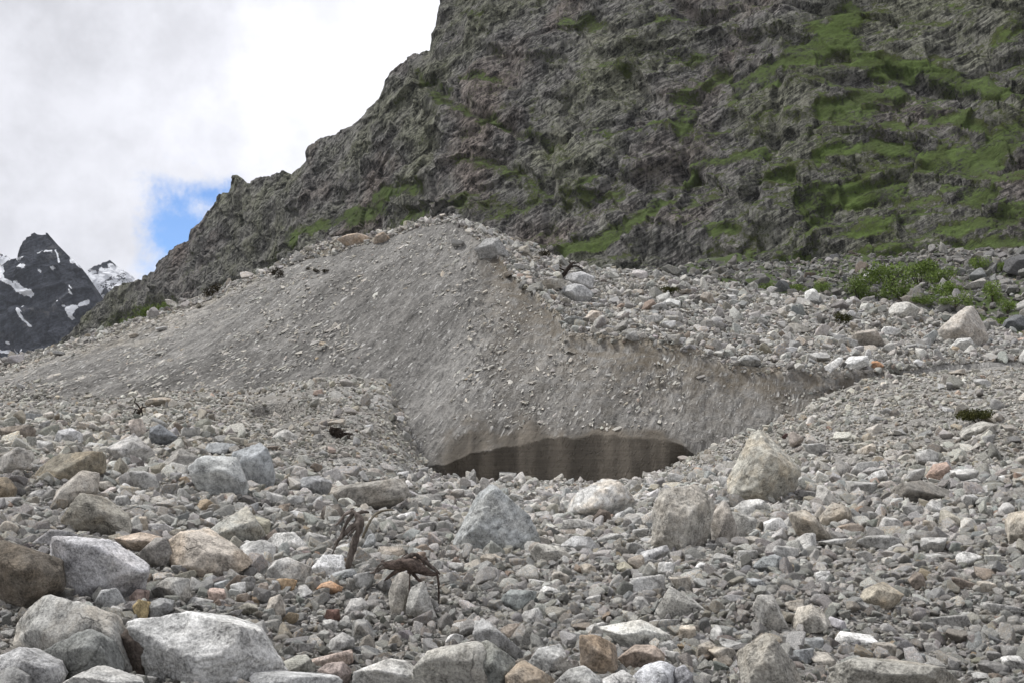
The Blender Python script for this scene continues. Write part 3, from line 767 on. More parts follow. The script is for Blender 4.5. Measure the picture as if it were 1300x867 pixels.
def mid(tile, x0, y0, x1, y1, color, stain=0.0, tilt=0.0, p=16, word=None, label=None, ref=None, k=9, name='rock'):
    """one stone given by the box it fills, with a random many-sided body"""
    ax, ay = tp(tile, x0, y0); bx, by = tp(tile, x1, y1)
    pxc = (ax + bx) / 2; w = bx - ax; h = by - ay
    gx_, gd, gzz = ground_at(pxc, min(by - .05 * h, 930))
    T = math.sqrt(w * h) / F * gd * .9
    dm = gd + T * .3
    P0 = at(pxc, (ay + by) / 2, dm)
    seed = len(ROCKS) * 3 + 1
    r = np.random.default_rng(seed)
    ext = np.array([w / F * dm / 2 * 1.12, T / 2, h / F * dm / 2 * 1.15])
    N_, H_ = random_planes(r, 6, ext, .48, .95)
    V, Fc = polytope(N_, H_, ext, 4, p * 1.4, seed)
    if tilt:
        c_, s_ = math.cos(R(tilt)), math.sin(R(tilt)); V = V @ np.array([[c_, 0, s_], [0, 1, 0], [-s_, 0, c_]])
    # fit exactly to the box
    sx = (w / F * dm) / np.ptp(V[:, 0]); sz = (h / F * dm) / np.ptp(V[:, 2])
    V = (V - (V.max(0) + V.min(0)) / 2) * np.array([sx, 1, sz])
    o = mesh_from(name, V, Fc, [M_ROCK])
    o.location = (P0[0], dm, P0[2] - .04 * h / F * dm)
    o.color = rock_color(color, stain)
    tag(o, label, 'rock')
    ROCKS.append(dict(o=o, x=P0[0], y=dm, r=max(w / F * dm, T) * .5, px=pxc, py=(ay + by) / 2, w=w, h=h, ref=ref, col=color, stain=stain, hero=bool(label), label=label, word=word))
    return o

# outlines are in the coordinates of enlarged crops of the photo (TILES)
S_ = shaped
S_('B', [(225, 215), (250, 165), (300, 120), (400, 97), (480, 110), (560, 135), (640, 190), (700, 235), (755, 285), (765, 340), (750, 390), (700, 440), (560, 470), (400, 470), (300, 430), (262, 330)], (168, 167, 172), .1, 'big pale lilac-grey boulder with a smooth slanting face, left of the tan brown boulder', 'the big lilac-grey boulder', [(540, 185, .9), (600, 330, .7), (420, 250, .75), (330, 300, .6), (690, 300, .5)], .8, seed=1)
S_('B', [(-40, 190), (0, 150), (60, 190), (150, 215), (235, 300), (310, 330), (310, 415), (210, 440), (100, 510), (-40, 530)], (100, 90, 74), .3, 'dark brown banded boulder cut off by the photo edge, beside the lilac-grey boulder', 'the dark brown banded boulder', [(40, 300, .9), (150, 290, .9), (240, 360, .7)], .9, seed=2)
S_('B', [(40, 580), (130, 490), (230, 420), (330, 422), (440, 470), (540, 520), (590, 580), (640, 690), (670, 830), (500, 900), (300, 900), (90, 760)], (148, 147, 140), .35, 'large light grey boulder with an ochre spot, behind the speckled dark dome rock', 'the large grey boulder with an ochre spot', [(330, 470, .35), (450, 560, .75), (560, 640, .7), (200, 600, .7)], .7, seed=3, dadd=.25)
S_('B', [(215, 700), (300, 640), (440, 592), (520, 625), (580, 720), (600, 820), (560, 900), (330, 920), (230, 800)], (116, 119, 114), .05, 'speckled dark grey dome rock in front of the large grey boulder', 'the speckled dark dome rock', [(420, 680, .9), (520, 740, .8), (330, 760, .7)], .8, seed=4)
S_('B', [(-40, 740), (0, 715), (90, 683), (200, 710), (300, 770), (330, 830), (300, 930), (-40, 930)], (150, 150, 150), .05, 'light grey boulder with a dark crack in the bottom corner of the photo', 'the corner boulder', [(90, 760, .8), (210, 800, .8)], .8, seed=5)
S_('B', [(-30, 800), (40, 783), (100, 808), (160, 870), (160, 940), (-30, 940)], (125, 125, 122), .05, 'small dark grey rock in front of the cracked corner boulder', None, None, .8, seed=6)
S_('B', [(290, 880), (400, 805), (520, 783), (620, 815), (720, 867), (720, 950), (300, 950)], (160, 160, 156), .1, 'low pale grey rock at the bottom edge, in front of the speckled dome', 'the low pale rock', [(500, 830, .8), (600, 860, .7)], .9, seed=7)
S_('B', [(595, 625), (640, 580), (700, 600), (760, 660), (795, 740), (795, 850), (700, 850), (655, 800)], (84, 72, 64), .2, 'dark reddish brown rock wedged between two large grey boulders', 'the dark reddish wedge rock', [(690, 680, .8), (740, 760, .6)], .8, seed=8)
S_('B', [(645, 560), (740, 550), (880, 490), (1000, 492), (1220, 530), (1300, 562), (1390, 650), (1440, 740), (1450, 810), (1330, 900), (1000, 900), (830, 860), (790, 770), (735, 695), (770, 640)], (170, 170, 167), .05, 'largest boulder with a bright sloping top and dark shaded front, at the bottom', 'the bright-topped large boulder', [(800, 730, .55), (960, 715, .95), (1110, 722, 1.0), (1205, 615, .75), (1310, 580, .3), (1000, 840, 1.0), (1250, 800, .85)], .95, p=40, seed=9, sub=6)
S_('B', [(795, 180), (860, 130), (930, 100), (1000, 140), (1100, 168), (1200, 213), (1262, 265), (1200, 310), (1060, 345), (930, 330), (870, 280), (800, 220)], (172, 158, 138), .35, 'tan brown boulder with a paler cap, right of the lilac-grey boulder', 'the tan brown boulder', [(870, 265, .7), (930, 215, .7), (1060, 190, .8), (1160, 212, .6), (1000, 310, .9)], .9, seed=10)
S_('B', [(560, 138), (640, 113), (760, 118), (815, 140), (730, 190), (660, 215)], (178, 158, 136), .3, 'flat peach coloured rock behind the lilac-grey boulder', None, None, .8, seed=11)
S_('B', [(680, 185), (740, 135), (830, 142), (855, 200), (872, 275), (800, 300), (755, 275)], (128, 123, 116), .1, 'brownish grey block between the lilac-grey and the tan brown boulders', None, None, .8, seed=12)
S_('B', [(465, 460), (510, 398), (580, 388), (615, 430), (622, 475), (560, 520), (490, 515)], (140, 142, 142), 0, 'rounded grey rock with pale top in front of the lilac-grey boulder', None, None, .9, seed=13, p=12)
S_('B', [(750, 385), (830, 333), (950, 343), (972, 400), (950, 465), (880, 480), (760, 430)], (146, 144, 137), .2, 'squarish grey rock below the brownish grey block', None, None, .8, seed=14)
S_('B', [(662, 485), (700, 443), (735, 453), (742, 560), (690, 555)], (176, 152, 88), .8, 'small upright stone stained ochre yellow', 'the ochre yellow stone', None, .9, seed=15, name='rock')
S_('B', [(732, 465), (800, 438), (868, 450), (862, 505), (800, 550), (738, 552)], (122, 124, 124), .05, 'dark grey stone beside the ochre yellow stone', None, None, .9, seed=16, name='rock')
S_('A', [(1000, 870), (1060, 820), (1180, 750), (1245, 722), (1295, 765), (1312, 845), (1320, 900), (1160, 910), (1050, 890)], (152, 152, 140), .3, 'grey slab with a greenish yellow side, behind the tan brown boulder', 'the greenish grey slab', [(1130, 830, .9), (1250, 800, .6)], .8, seed=17)
S_('A', [(305, 810), (380, 690), (420, 648), (500, 670), (570, 720), (640, 780), (662, 867), (520, 890), (420, 850), (320, 830)], (142, 136, 118), .3, 'big leaning angular khaki boulder behind the lilac-grey boulder', 'the leaning khaki boulder', [(440, 700, .8), (400, 800, .6), (560, 800, .8)], .9, seed=18)
S_('A', [(162, 585), (200, 520), (330, 440), (430, 420), (520, 440), (547, 500), (522, 545), (430, 550), (330, 590), (260, 625), (195, 632)], (130, 121, 96), .35, 'long olive brown boulder with a sunlit flat top, highest in the left pile', 'the long olive boulder', [(300, 530, .9), (450, 490, .7), (240, 560, .6)], .8, seed=19)
S_('A', [(265, 645), (330, 590), (400, 538), (490, 553), (502, 600), (480, 655), (430, 670), (330, 735), (280, 695)], (160, 153, 140), .2, 'cream grey rock in front of the long olive boulder', 'the cream grey rock', None, .8, seed=20)
S_('A', [(268, 395), (300, 340), (360, 326), (410, 350), (407, 405), (370, 428), (300, 434)], (170, 170, 171), 0, 'near white round boulder behind the long olive boulder', 'the near white round boulder', None, .9, seed=21, p=14)
S_('A', [(528, 435), (590, 390), (640, 363), (720, 400), (772, 445), (740, 468), (660, 525), (615, 490), (560, 450)], (160, 157, 152), .1, 'pale grey boulder with a pointed top below the pinkish upright stone', 'the pale pointed boulder', None, .8, seed=22)
S_('A', [(643, 335), (655, 285), (710, 278), (727, 320), (722, 390), (675, 380)], (172, 160, 150), .25, 'upright pinkish stone beside the dark blue-grey boulder', 'the upright pinkish stone', None, .9, seed=23, name='rock')
S_('A', [(718, 375), (730, 325), (800, 306), (850, 333), (887, 365), (850, 400), (780, 420), (728, 405)], (108, 114, 120), 0, 'dark blue-grey boulder with a lighter top, beside the pinkish upright stone', 'the dark blue-grey boulder', [(740, 350, .8), (840, 360, .8)], .9, seed=24)
S_('A', [(768, 535), (830, 473), (900, 428), (960, 438), (1012, 480), (1000, 535), (950, 575), (850, 580), (780, 565)], (140, 136, 127), .1, 'brownish grey lumpy boulder below the dark blue-grey one', 'the lumpy grey boulder', None, .8, seed=25)
S_('A', [(953, 515), (1000, 470), (1100, 450), (1180, 463), (1230, 520), (1247, 600), (1222, 685), (1150, 650), (1080, 590), (1000, 612), (962, 575)], (155, 159, 157), .05, 'bluish white boulder overhanging the gravel, left of its blue-grey twin', 'the bluish white overhanging boulder', [(1100, 530, .9), (1190, 580, .7), (1020, 540, .7)], .8, seed=26)
S_('C', [(-25, 445), (50, 420), (110, 398), (160, 430), (182, 500), (172, 565), (190, 595), (170, 650), (100, 645), (40, 560), (-20, 520)], (140, 147, 152), .05, 'tall blue-grey cracked boulder, right of its bluish white twin', 'the blue-grey cracked boulder', [(60, 480, .8), (120, 500, .7)], .8, seed=27)
S_('A', [(-30, 360), (60, 318), (150, 308), (182, 340), (160, 398), (60, 395), (-30, 395)], (120, 109, 95), .25, 'low brown boulder at the top of the left pile', 'the low brown boulder', None, .8, seed=28)
S_('A', [(-30, 480), (100, 420), (167, 440), (150, 495), (60, 575), (-30, 580)], (150, 146, 138), .15, 'sloping grey slab strewn with gravel, below the low brown boulder', None, None, .8, seed=29)
S_('A', [(-30, 580), (20, 570), (52, 600), (72, 650), (60, 705), (-30, 712)], (126, 115, 92), .4, 'olive ochre boulder at the left edge of the pile', 'the olive edge boulder', None, .9, seed=30)
S_('A', [(122, 682), (170, 640), (232, 633), (225, 680), (180, 704)], (152, 150, 146), .05, 'pale rounded rock touching a darker one, in front of the long olive boulder', None, None, .9, seed=31, p=12, name='rock')
S_('A', [(188, 695), (230, 650), (277, 628), (282, 680), (232, 720), (198, 715)], (130, 128, 122), .05, 'darker grey rock touching a paler rounded one below the long olive boulder', None, None, .9, seed=32, name='rock')
S_('C', [(298, 645), (340, 575), (420, 563), (480, 600), (470, 655), (380, 668)], (140, 143, 146), .1, 'bluish grey rock at the left end of the long brown slab', None, None, .8, seed=33)
S_('C', [(440, 690), (470, 615), (600, 590), (760, 578), (862, 588), (872, 655), (780, 705), (620, 730), (470, 745)], (132, 126, 114), .15, 'long flat-topped brownish slab above the upright driftwood trunk', 'the long brownish slab', [(480, 630, .8), (660, 615, .9), (850, 610, .6), (660, 700, .9)], .7, seed=34)
S_('C', [(422, 760), (440, 715), (510, 705), (540, 750), (520, 800), (440, 805)], (108, 98, 86), .1, 'dark brown block behind the driftwood trunk', None, None, .9, seed=35, name='rock')
S_('C', [(172, 378), (200, 345), (250, 332), (305, 372), (290, 397), (230, 397)], (176, 173, 164), .05, 'single cream white stone lying on the gravel fan', 'the cream white stone', None, .8, seed=36, name='rock')
S_('C', [(1143, 590), (1160, 560), (1185, 530), (1200, 545), (1200, 605), (1150, 606)], (140, 138, 132), 0, 'small upright stone against the dark wet band', None, None, .9, seed=37, name='rock')
S_('D', [(148, 170), (190, 115), (280, 108), (330, 150), (357, 198), (280, 222), (200, 214)], (178, 176, 170), .1, 'white-topped stone left of the driftwood trunk', None, None, .8, seed=38, name='rock')
S_('D', [(150, 345), (190, 250), (260, 233), (340, 260), (375, 288), (367, 345), (280, 382), (175, 370)], (152, 151, 146), .3, 'grey angular rock with an orange right edge, left of the white slab', 'the grey rock with an orange edge', None, .8, seed=39)
S_('D', [(367, 295), (430, 228), (530, 222), (548, 305), (520, 335), (440, 325)], (214, 214, 213), 0, 'brightest white slab at the foot of the driftwood trunk', 'the white slab', [(400, 285, .6), (520, 290, .5)], .7, seed=40, p=40)
S_('D', [(690, 235), (740, 180), (830, 185), (852, 245), (780, 262), (700, 260)], (166, 152, 132), .25, 'light brown stone behind the root stump', None, None, .9, seed=41, name='rock')
S_('D', [(760, 420), (800, 340), (855, 308), (864, 400), (852, 535), (785, 510)], (160, 153, 138), .1, 'upright cream slab below the root stump', 'the upright cream slab', None, .6, seed=42)
S_('D', [(845, 525), (870, 380), (920, 357), (965, 430), (1000, 525), (940, 558)], (150, 148, 140), .05, 'pointed grey rock leaning beside the upright cream slab', 'the pointed leaning rock', None, .7, seed=43)
S_('D', [(143, 520), (165, 440), (225, 418), (247, 470), (247, 545), (190, 555)], (158, 150, 138), .75, 'upright stone with a bright orange side', 'the orange sided stone', None, .9, seed=44, name='rock')
S_('D', [(395, 395), (420, 362), (490, 358), (535, 395), (500, 422), (430, 424)], (172, 132, 92), .85, 'rounded orange brown stone in front of the white slab', None, None, .9, seed=45, name='rock', p=14)
S_('D', [(438, 540), (450, 498), (515, 495), (522, 545), (490, 563)], (104, 66, 50), .1, 'small square rust red stone', 'the rust red stone', None, .9, seed=46, name='rock')
S_('D', [(540, 500), (570, 445), (630, 437), (662, 475), (650, 520), (580, 535)], (164, 161, 154), .05, 'smooth cream grey rock right of the rust red stone', None, None, .9, seed=47, name='rock', p=13)
S_('D', [(575, 620), (590, 555), (640, 543), (680, 590), (697, 640), (640, 675), (590, 668)], (146, 145, 140), .3, 'grey rock with a tan top face, below the cream grey rock', None, None, .9, seed=48, name='rock')
S_('D', [(440, 700), (470, 650), (530, 612), (590, 650), (592, 690), (520, 700), (450, 730)], (152, 150, 145), .05, 'grey angular rock below the rust red stone', None, None, .9, seed=49, name='rock')
S_('D', [(380, 740), (480, 715), (580, 700), (585, 740), (520, 770), (400, 790)], (176, 152, 136), .4, 'flat pinkish orange slab below the grey angular rock', 'the pinkish orange slab', None, .9, seed=50)
S_('D', [(408, 800), (450, 765), (530, 755), (578, 800), (572, 870), (450, 890)], (152, 132, 122), .2, 'rounded reddish rock in front of the pinkish orange slab', None, None, .9, seed=51)
S_('D', [(180, 790), (250, 745), (370, 730), (395, 780), (385, 820), (230, 830)], (138, 137, 122), .15, 'flat greenish grey slab beside the bright-topped large boulder', None, None, .9, seed=52)
S_('D', [(70, 870), (110, 805), (220, 808), (330, 815), (470, 830), (540, 870), (540, 960), (80, 960)], (156, 157, 156), 0, 'wide low grey rock along the bottom edge, below the flat greenish slab', None, None, .9, seed=53)
S_('D', [(560, 890), (600, 800), (760, 743), (860, 760), (905, 800), (930, 930), (560, 950)], (170, 169, 163), .1, 'pale striped slab at the bottom edge, left of the mossy grey slab', 'the pale striped slab', [(700, 800, .6), (850, 830, .6)], .9, seed=54)
S_('D', [(885, 780), (960, 700), (1100, 668), (1230, 653), (1290, 720), (1310, 930), (880, 940)], (152, 149, 137), .15, 'wide mossy grey slab at the bottom edge near the middle', 'the wide mossy slab', [(1000, 740, .7), (1180, 760, .8)], .9, seed=55)
S_('F', [(0, 625), (40, 548), (100, 590), (200, 660), (268, 720), (268, 775), (200, 785), (100, 730), (15, 690)], (142, 142, 140), .05, 'long narrow grey rock tilted down to the right behind the mossy slab', 'the long tilted rock', [(60, 600, .6), (180, 690, .8)], .8, seed=56)
S_('F', [(-20, 690), (60, 648), (140, 690), (215, 750), (205, 830), (120, 920), (-20, 920)], (120, 124, 116), .25, 'dark greenish rock patched with moss in front of the long tilted rock', None, None, .9, seed=57)
S_('F', [(270, 765), (330, 685), (440, 670), (472, 740), (440, 815), (330, 805)], (158, 158, 154), 0, 'pale grey rough rock left of the brown block', None, None, .9, seed=58)
S_('F', [(515, 700), (530, 630), (620, 618), (700, 660), (745, 770), (730, 820), (620, 835), (535, 795)], (138, 120, 96), .5, 'upright brown block with ochre faces, at the bottom', 'the upright brown block', [(610, 690, .8), (690, 720, .6)], .9, seed=59)
S_('F', [(722, 730), (800, 673), (900, 678), (965, 740), (940, 790), (800, 815), (735, 770)], (150, 128, 106), .4, 'low brown boulder right of the upright brown block', 'the low brown rock', [(800, 710, .7), (900, 740, .7)], .9, seed=60)
S_('F', [(632, 615), (720, 570), (850, 553), (905, 590), (990, 640), (900, 668), (730, 688)], (182, 181, 170), .15, 'flat cream slab behind the upright brown block', 'the flat cream slab', [(740, 640, .7), (860, 610, .6)], .8, seed=61)
S_('F', [(910, 510), (940, 440), (980, 378), (1050, 420), (1120, 465), (1170, 515), (1050, 545), (930, 540)], (158, 157, 148), .1, 'pale triangular rock half buried among pebbles', 'the pale triangular rock', [(990, 430, .7), (1040, 490, .6)], .8, seed=62)
S_('F', [(160, 830), (230, 768), (330, 788), (425, 850), (430, 930), (160, 930)], (146, 130, 106), .4, 'brown-topped rock at the bottom edge, right of the greenish mossy rock', None, None, .9, seed=63)
S_('F', [(400, 850), (480, 798), (570, 783), (640, 820), (685, 870), (685, 940), (400, 940)], (160, 160, 155), .05, 'pale lined rock at the bottom edge below the upright brown block', None, None, .9, seed=64)
S_('F', [(640, 850), (700, 815), (790, 805), (820, 850), (800, 930), (650, 930)], (166, 165, 162), .05, 'whitish rock at the bottom edge below the low brown boulder', None, None, .9, seed=65)
S_('F', [(788, 860), (860, 790), (960, 758), (1020, 795), (1000, 870), (980, 930), (800, 930)], (172, 174, 180), 0, 'pale lavender slab with a chipped edge at the bottom', 'the pale lavender slab', None, .9, seed=66)
S_('F', [(1000, 800), (1060, 770), (1100, 820), (1090, 930), (1000, 930)], (140, 140, 146), 0, 'bluish grey rock joined to the pale lavender slab', None, None, .9, seed=67)
S_('F', [(125, 465), (170, 408), (250, 398), (322, 405), (290, 462), (200, 505)], (124, 132, 128), 0, 'flat bluish green stone among the pebbles', 'the bluish green stone', None, .8, seed=68, name='rock')
S_('P', [(575, 690), (579, 660), (590, 635), (612, 613), (622, 614), (650, 634), (672, 655), (685, 680), (688, 692), (675, 699), (640, 702), (605, 709), (581, 704)], (146, 152, 152), .12, 'large bluish grey boulder with a hollow under it, in the centre', 'the large central boulder', [(618, 632, .6), (640, 690, .95), (604, 668, .8), (660, 660, .5), (662, 688, .8)], .9, p=34, seed=69, sub=6)
S_('E', [(472, 590), (510, 500), (570, 448), (660, 423), (740, 440), (790, 480), (822, 545), (805, 590), (740, 620), (640, 640), (590, 640), (500, 615)], (174, 173, 168), .4, 'white dome shaped boulder below the dark wet band', 'the white dome boulder', [(630, 545, .9), (560, 500, .5), (760, 520, .6), (540, 590, .8)], .9, p=20, seed=70)
S_('E', [(888, 565), (930, 490), (1050, 463), (1160, 453), (1217, 500), (1222, 600), (1202, 745), (1120, 815), (1040, 795), (950, 750), (898, 735)], (158, 152, 138), .15, 'big blocky cream grey boulder with a flat top', 'the blocky cream boulder', [(960, 580, .85), (1090, 620, .95), (1150, 530, .5), (1060, 760, .9), (935, 700, .6)], .95, p=34, seed=71, sub=6)
S_('P', [(902, 655), (914, 635), (930, 654), (939, 686), (925, 694), (904, 688)], (156, 148, 136), .15, 'grey brown rock leaning on the right side of the blocky cream boulder', 'the leaning grey brown rock', None, .9, seed=72)
S_('E', [(598, 635), (640, 572), (690, 590), (697, 640), (640, 662)], (98, 82, 68), .25, 'dark reddish brown wedge stone in front of the white dome', 'the reddish brown wedge stone', None, .8, seed=73, name='rock')
S_('E', [(695, 640), (720, 595), (790, 572), (806, 590), (740, 645)], (178, 178, 176), 0, 'thin white slab leaning right of the reddish wedge stone', None, None, .6, seed=74, name='rock')
S_('E', [(435, 680), (470, 620), (540, 620), (640, 660), (645, 690), (500, 705)], (156, 154, 148), .05, 'flat grey rock left of the reddish wedge stone', None, None, .8, seed=75)
S_('E', [(440, 750), (500, 705), (590, 710), (622, 760), (620, 812), (500, 815)], (158, 160, 161), .1, 'bluish pale rock with a tan cap between the central boulder and the blocky one', 'the bluish pale rock', None, .9, seed=76)
S_('E', [(286, 790), (330, 742), (430, 760), (492, 800), (470, 840), (330, 848)], (146, 142, 130), .15, 'low tan grey rock at the right foot of the central boulder', 'the low tan rock', None, .9, seed=77)
S_('E', [(685, 800), (730, 748), (790, 790), (790, 830), (700, 835)], (100, 95, 86), .1, 'dark hollow stone left of the tilted slab', None, None, .9, seed=78, name='rock')
S_('E', [(788, 850), (850, 790), (980, 752), (985, 780), (900, 830), (820, 865)], (158, 157, 156), 0, 'thin grey slab tilted up to the right in front of the blocky boulder', 'the tilted thin slab', None, .6, seed=79)
S_('G', [(75, 430), (115, 330), (120, 260), (165, 188), (235, 145), (265, 165), (292, 220), (340, 275), (378, 312), (372, 390), (330, 455), (200, 470), (95, 455)], (160, 156, 138), .35, 'tall pointed cream boulder below the right end of the mound face', 'the tall pointed boulder', [(180, 240, .5), (240, 250, .85), (320, 310, .7), (200, 380, .8)], .85, p=30, seed=80, sub=6)
S_('G', [(762, 388), (800, 373), (900, 356), (1018, 395), (1005, 435), (860, 468), (790, 445)], (128, 122, 110), .1, 'flat dark brown slab tilted towards the viewer', 'the flat dark brown slab', [(800, 395, .7), (960, 415, .7)], .9, p=36, seed=81)
S_('G', [(898, 345), (930, 290), (985, 278), (1002, 320), (985, 370), (920, 368)], (164, 130, 108), .3, 'reddish stone behind the flat dark brown slab', 'the reddish stone', None, .9, seed=82, name='rock')
S_('G', [(95, 480), (140, 430), (210, 430), (272, 490), (240, 512), (110, 512)], (172, 171, 165), .05, 'white rock at the foot of the tall pointed boulder', None, None, .9, seed=83)
S_('G', [(328, 485), (400, 478), (450, 530), (500, 585), (440, 612), (355, 570)], (158, 146, 124), .35, 'tan slab sloping down to the right of the white rock', 'the tan sloping slab', None, .8, seed=84)
S_('G', [(440, 440), (448, 375), (480, 378), (532, 440), (510, 475), (455, 470)], (178, 175, 166), .05, 'upright white stone right of the tall pointed boulder', 'the upright white stone', None, .8, seed=85, name='rock')
S_('G', [(455, 510), (510, 445), (580, 470), (602, 530), (540, 552), (470, 545)], (162, 152, 132), .3, 'tan angular rock in front of the upright white stone', None, None, .9, seed=86)
S_('G', [(1235, 520), (1245, 490), (1340, 480), (1350, 630), (1280, 640), (1240, 580)], (176, 164, 140), .3, 'tall tan boulder at the right edge of the photo', 'the tan edge boulder', None, .9, seed=87)
S_('G', [(1040, 170), (1080, 125), (1130, 112), (1195, 120), (1190, 150), (1090, 185)], (152, 148, 136), .1, 'pale rock just below the green turf clump', 'the pale rock by the turf', None, .8, seed=88, name='rock')
S_('H', [(182, 405), (200, 348), (260, 347), (300, 400), (332, 495), (280, 512), (220, 485)], (158, 156, 148), .15, 'light grey angular boulder left of a triangular tan one', 'the light grey angular boulder', [(250, 390, .7), (300, 450, .6)], .85, seed=89)
S_('H', [(342, 500), (375, 400), (420, 388), (472, 430), (495, 495), (400, 515)], (158, 153, 140), .2, 'triangular tan grey rock beside the light grey angular boulder', 'the triangular tan rock', None, .8, seed=90)
S_('H', [(605, 395), (650, 330), (740, 298), (802, 345), (802, 380), (720, 418), (640, 410)], (160, 147, 118), .5, 'ochre tan boulder alone among small pebbles', 'the ochre tan boulder', [(700, 330, .6), (650, 370, .6), (760, 370, .6)], .9, seed=91)
S_('H', [(138, 740), (175, 560), (240, 513), (300, 570), (360, 650), (390, 730), (390, 800), (140, 800)], (146, 141, 127), .2, 'pointed brown grey boulder at the bottom edge, right of the lavender slab', 'the pointed bottom boulder', [(200, 640, .8), (280, 640, .8)], .85, seed=92, sub=6)
S_('H', [(485, 740), (520, 650), (640, 606), (800, 640), (950, 638), (1030, 690), (1065, 745), (1055, 820), (490, 820)], (146, 142, 128), .25, 'wide flat lined slab at the bottom edge with dark streaks', 'the wide lined slab', [(640, 650, .6), (900, 680, .7)], .9, seed=93, sub=6)
S_('H', [(182, 245), (230, 190), (280, 185), (322, 230), (300, 265), (210, 268)], (134, 140, 140), 0, 'rounded blue-grey stone left of the sandy patch', 'the rounded blue-grey stone', None, .9, seed=94, name='rock', p=12)
S_('M', [(962, 405), (1020, 355), (1085, 310), (1117, 335), (1147, 400), (1142, 445), (1090, 462), (1040, 435), (975, 438)], (162, 153, 140), .15, 'large peaked boulder standing on the right end of the mound top', 'the peaked boulder on the mound top', [(1060, 350, .6), (1030, 400, .8), (1100, 400, .7)], .9, seed=95)
S_('M', [(768, 350), (800, 300), (850, 297), (888, 325), (875, 365), (800, 368)], (166, 164, 155), .1, 'pale boulder with a ridge on the mound top near green bushes', 'the pale ridged boulder', None, .9, seed=96)
S_('M', [(463, 300), (470, 258), (505, 252), (522, 275), (518, 312), (475, 315)], (186, 186, 180), 0, 'white square stone on the skyline of the mound top', 'the white square stone', None, .9, seed=97, name='rock', p=14)
S_('M', [(643, 425), (670, 402), (725, 398), (768, 460), (690, 470)], (150, 140, 126), .15, 'brown-grey triangular boulder in the middle of the mound top', 'the brown-grey triangular boulder', None, .9, seed=98)
S_('M', [(998, 470), (1030, 430), (1070, 432), (1094, 470), (1060, 490)], (166, 166, 160), 0, 'pale stone in front of the peaked boulder', None, None, .9, seed=99, name='rock')
S_('M', [(600, 535), (630, 500), (700, 495), (705, 530), (640, 548)], (188, 188, 184), 0, 'white flat stone on the rim of the mound, beside an orange one', 'the white rim stone', None, .8, seed=100, name='rock')
S_('M', [(702, 535), (715, 515), (748, 516), (758, 535), (730, 548)], (176, 128, 84), .8, 'small orange stone on the rim of the mound', None, None, .9, seed=101, name='rock')
S_('M', [(218, 520), (250, 492), (290, 492), (305, 520), (270, 542)], (140, 140, 136), .05, 'grey stone jutting out over the rim of the mound', 'the jutting rim stone', None, .9, seed=102, name='rock')
S_('N', [(498, 228), (540, 190), (590, 178), (617, 200), (630, 240), (580, 268), (530, 270)], (136, 135, 132), 0, 'lone dark grey boulder perched on the crest below the summit', 'the lone crest boulder', [(560, 210, .7), (600, 240, .5)], .9, p=16, seed=103)
S_('N', [(648, 235), (670, 210), (695, 215), (708, 245), (680, 250)], (150, 144, 128), .2, 'small tan stone right of the lone crest boulder', None, None, .9, seed=104, name='rock')
S_('N', [(830, 345), (850, 312), (900, 303), (938, 325), (930, 365), (850, 370)], (160, 160, 160), 0, 'pale grey boulder on the crest beside dead twigs', 'the pale boulder by the twigs', None, .9, seed=105)
S_('N', [(798, 395), (830, 360), (880, 348), (932, 380), (925, 415), (840, 418)], (154, 155, 155), 0, 'grey boulder just below the pale one by the dead twigs', None, None, .9, seed=106)
S_('N', [(700, 355), (740, 338), (820, 332), (830, 352), (770, 372)], (160, 154, 140), .2, 'flat tan slab on the rim left of the two grey crest boulders', None, None, .8, seed=107, name='rock')
S_('N', [(815, 490), (840, 468), (890, 470), (900, 492), (850, 502)], (126, 128, 124), 0, 'dark flat stone on the corner of the rim', None, None, .8, seed=108, name='rock')
S_('N', [(903, 470), (930, 445), (970, 450), (975, 480), (930, 492)], (178, 162, 142), .2, 'peach coloured stone near the corner of the rim', None, None, .9, seed=109, name='rock')
S_('N', [(1188, 420), (1215, 400), (1258, 412), (1255, 436), (1205, 438)], (186, 186, 180), 0, 'white stone beside the dark green mat on the mound top', None, None, .9, seed=110, name='rock')
S_('N', [(-5, 190), (30, 165), (90, 168), (125, 185), (115, 208), (20, 208)], (160, 138, 112), .4, 'low tan outcrop on the western skyline of the mound', 'the tan outcrop', None, .8, seed=111)
S_('N', [(125, 195), (140, 165), (172, 160), (190, 180), (180, 205)], (154, 134, 110), .4, 'tan rock on the skyline just left of the summit', None, None, .8, seed=112, name='rock')
S_('O', [(525, 790), (550, 768), (600, 762), (640, 775), (635, 795), (560, 797)], (150, 138, 118), .4, 'flat ochre slab with a dark underside beside the thorny dead twigs', 'the flat ochre slab', None, .8, seed=113, name='rock')
S_('M', [(1195, 400), (1210, 360), (1250, 345), (1285, 365), (1290, 410), (1220, 418)], (92, 96, 100), 0, 'dark blue boulder on the slope behind the peaked boulder', 'the dark blue slope boulder', None, .9, seed=114)
S_('M', [(1208, 190), (1215, 135), (1260, 115), (1320, 118), (1320, 205), (1250, 205)], (84, 84, 86), 0, 'largest dark boulder high on the bushy slope at the photo edge', None, None, .9, seed=115)
S_('M', [(348, 255), (370, 225), (405, 222), (415, 255), (380, 265)], (96, 98, 100), 0, 'dark blocky stone on the slope left of the bushes', None, None, .9, seed=116, name='rock')
S_('M', [(1048, 240), (1080, 222), (1130, 212), (1135, 235), (1090, 255)], (150, 146, 136), .1, 'pale tilted slab on the slope above the peaked boulder', None, None, .8, seed=117, name='rock')
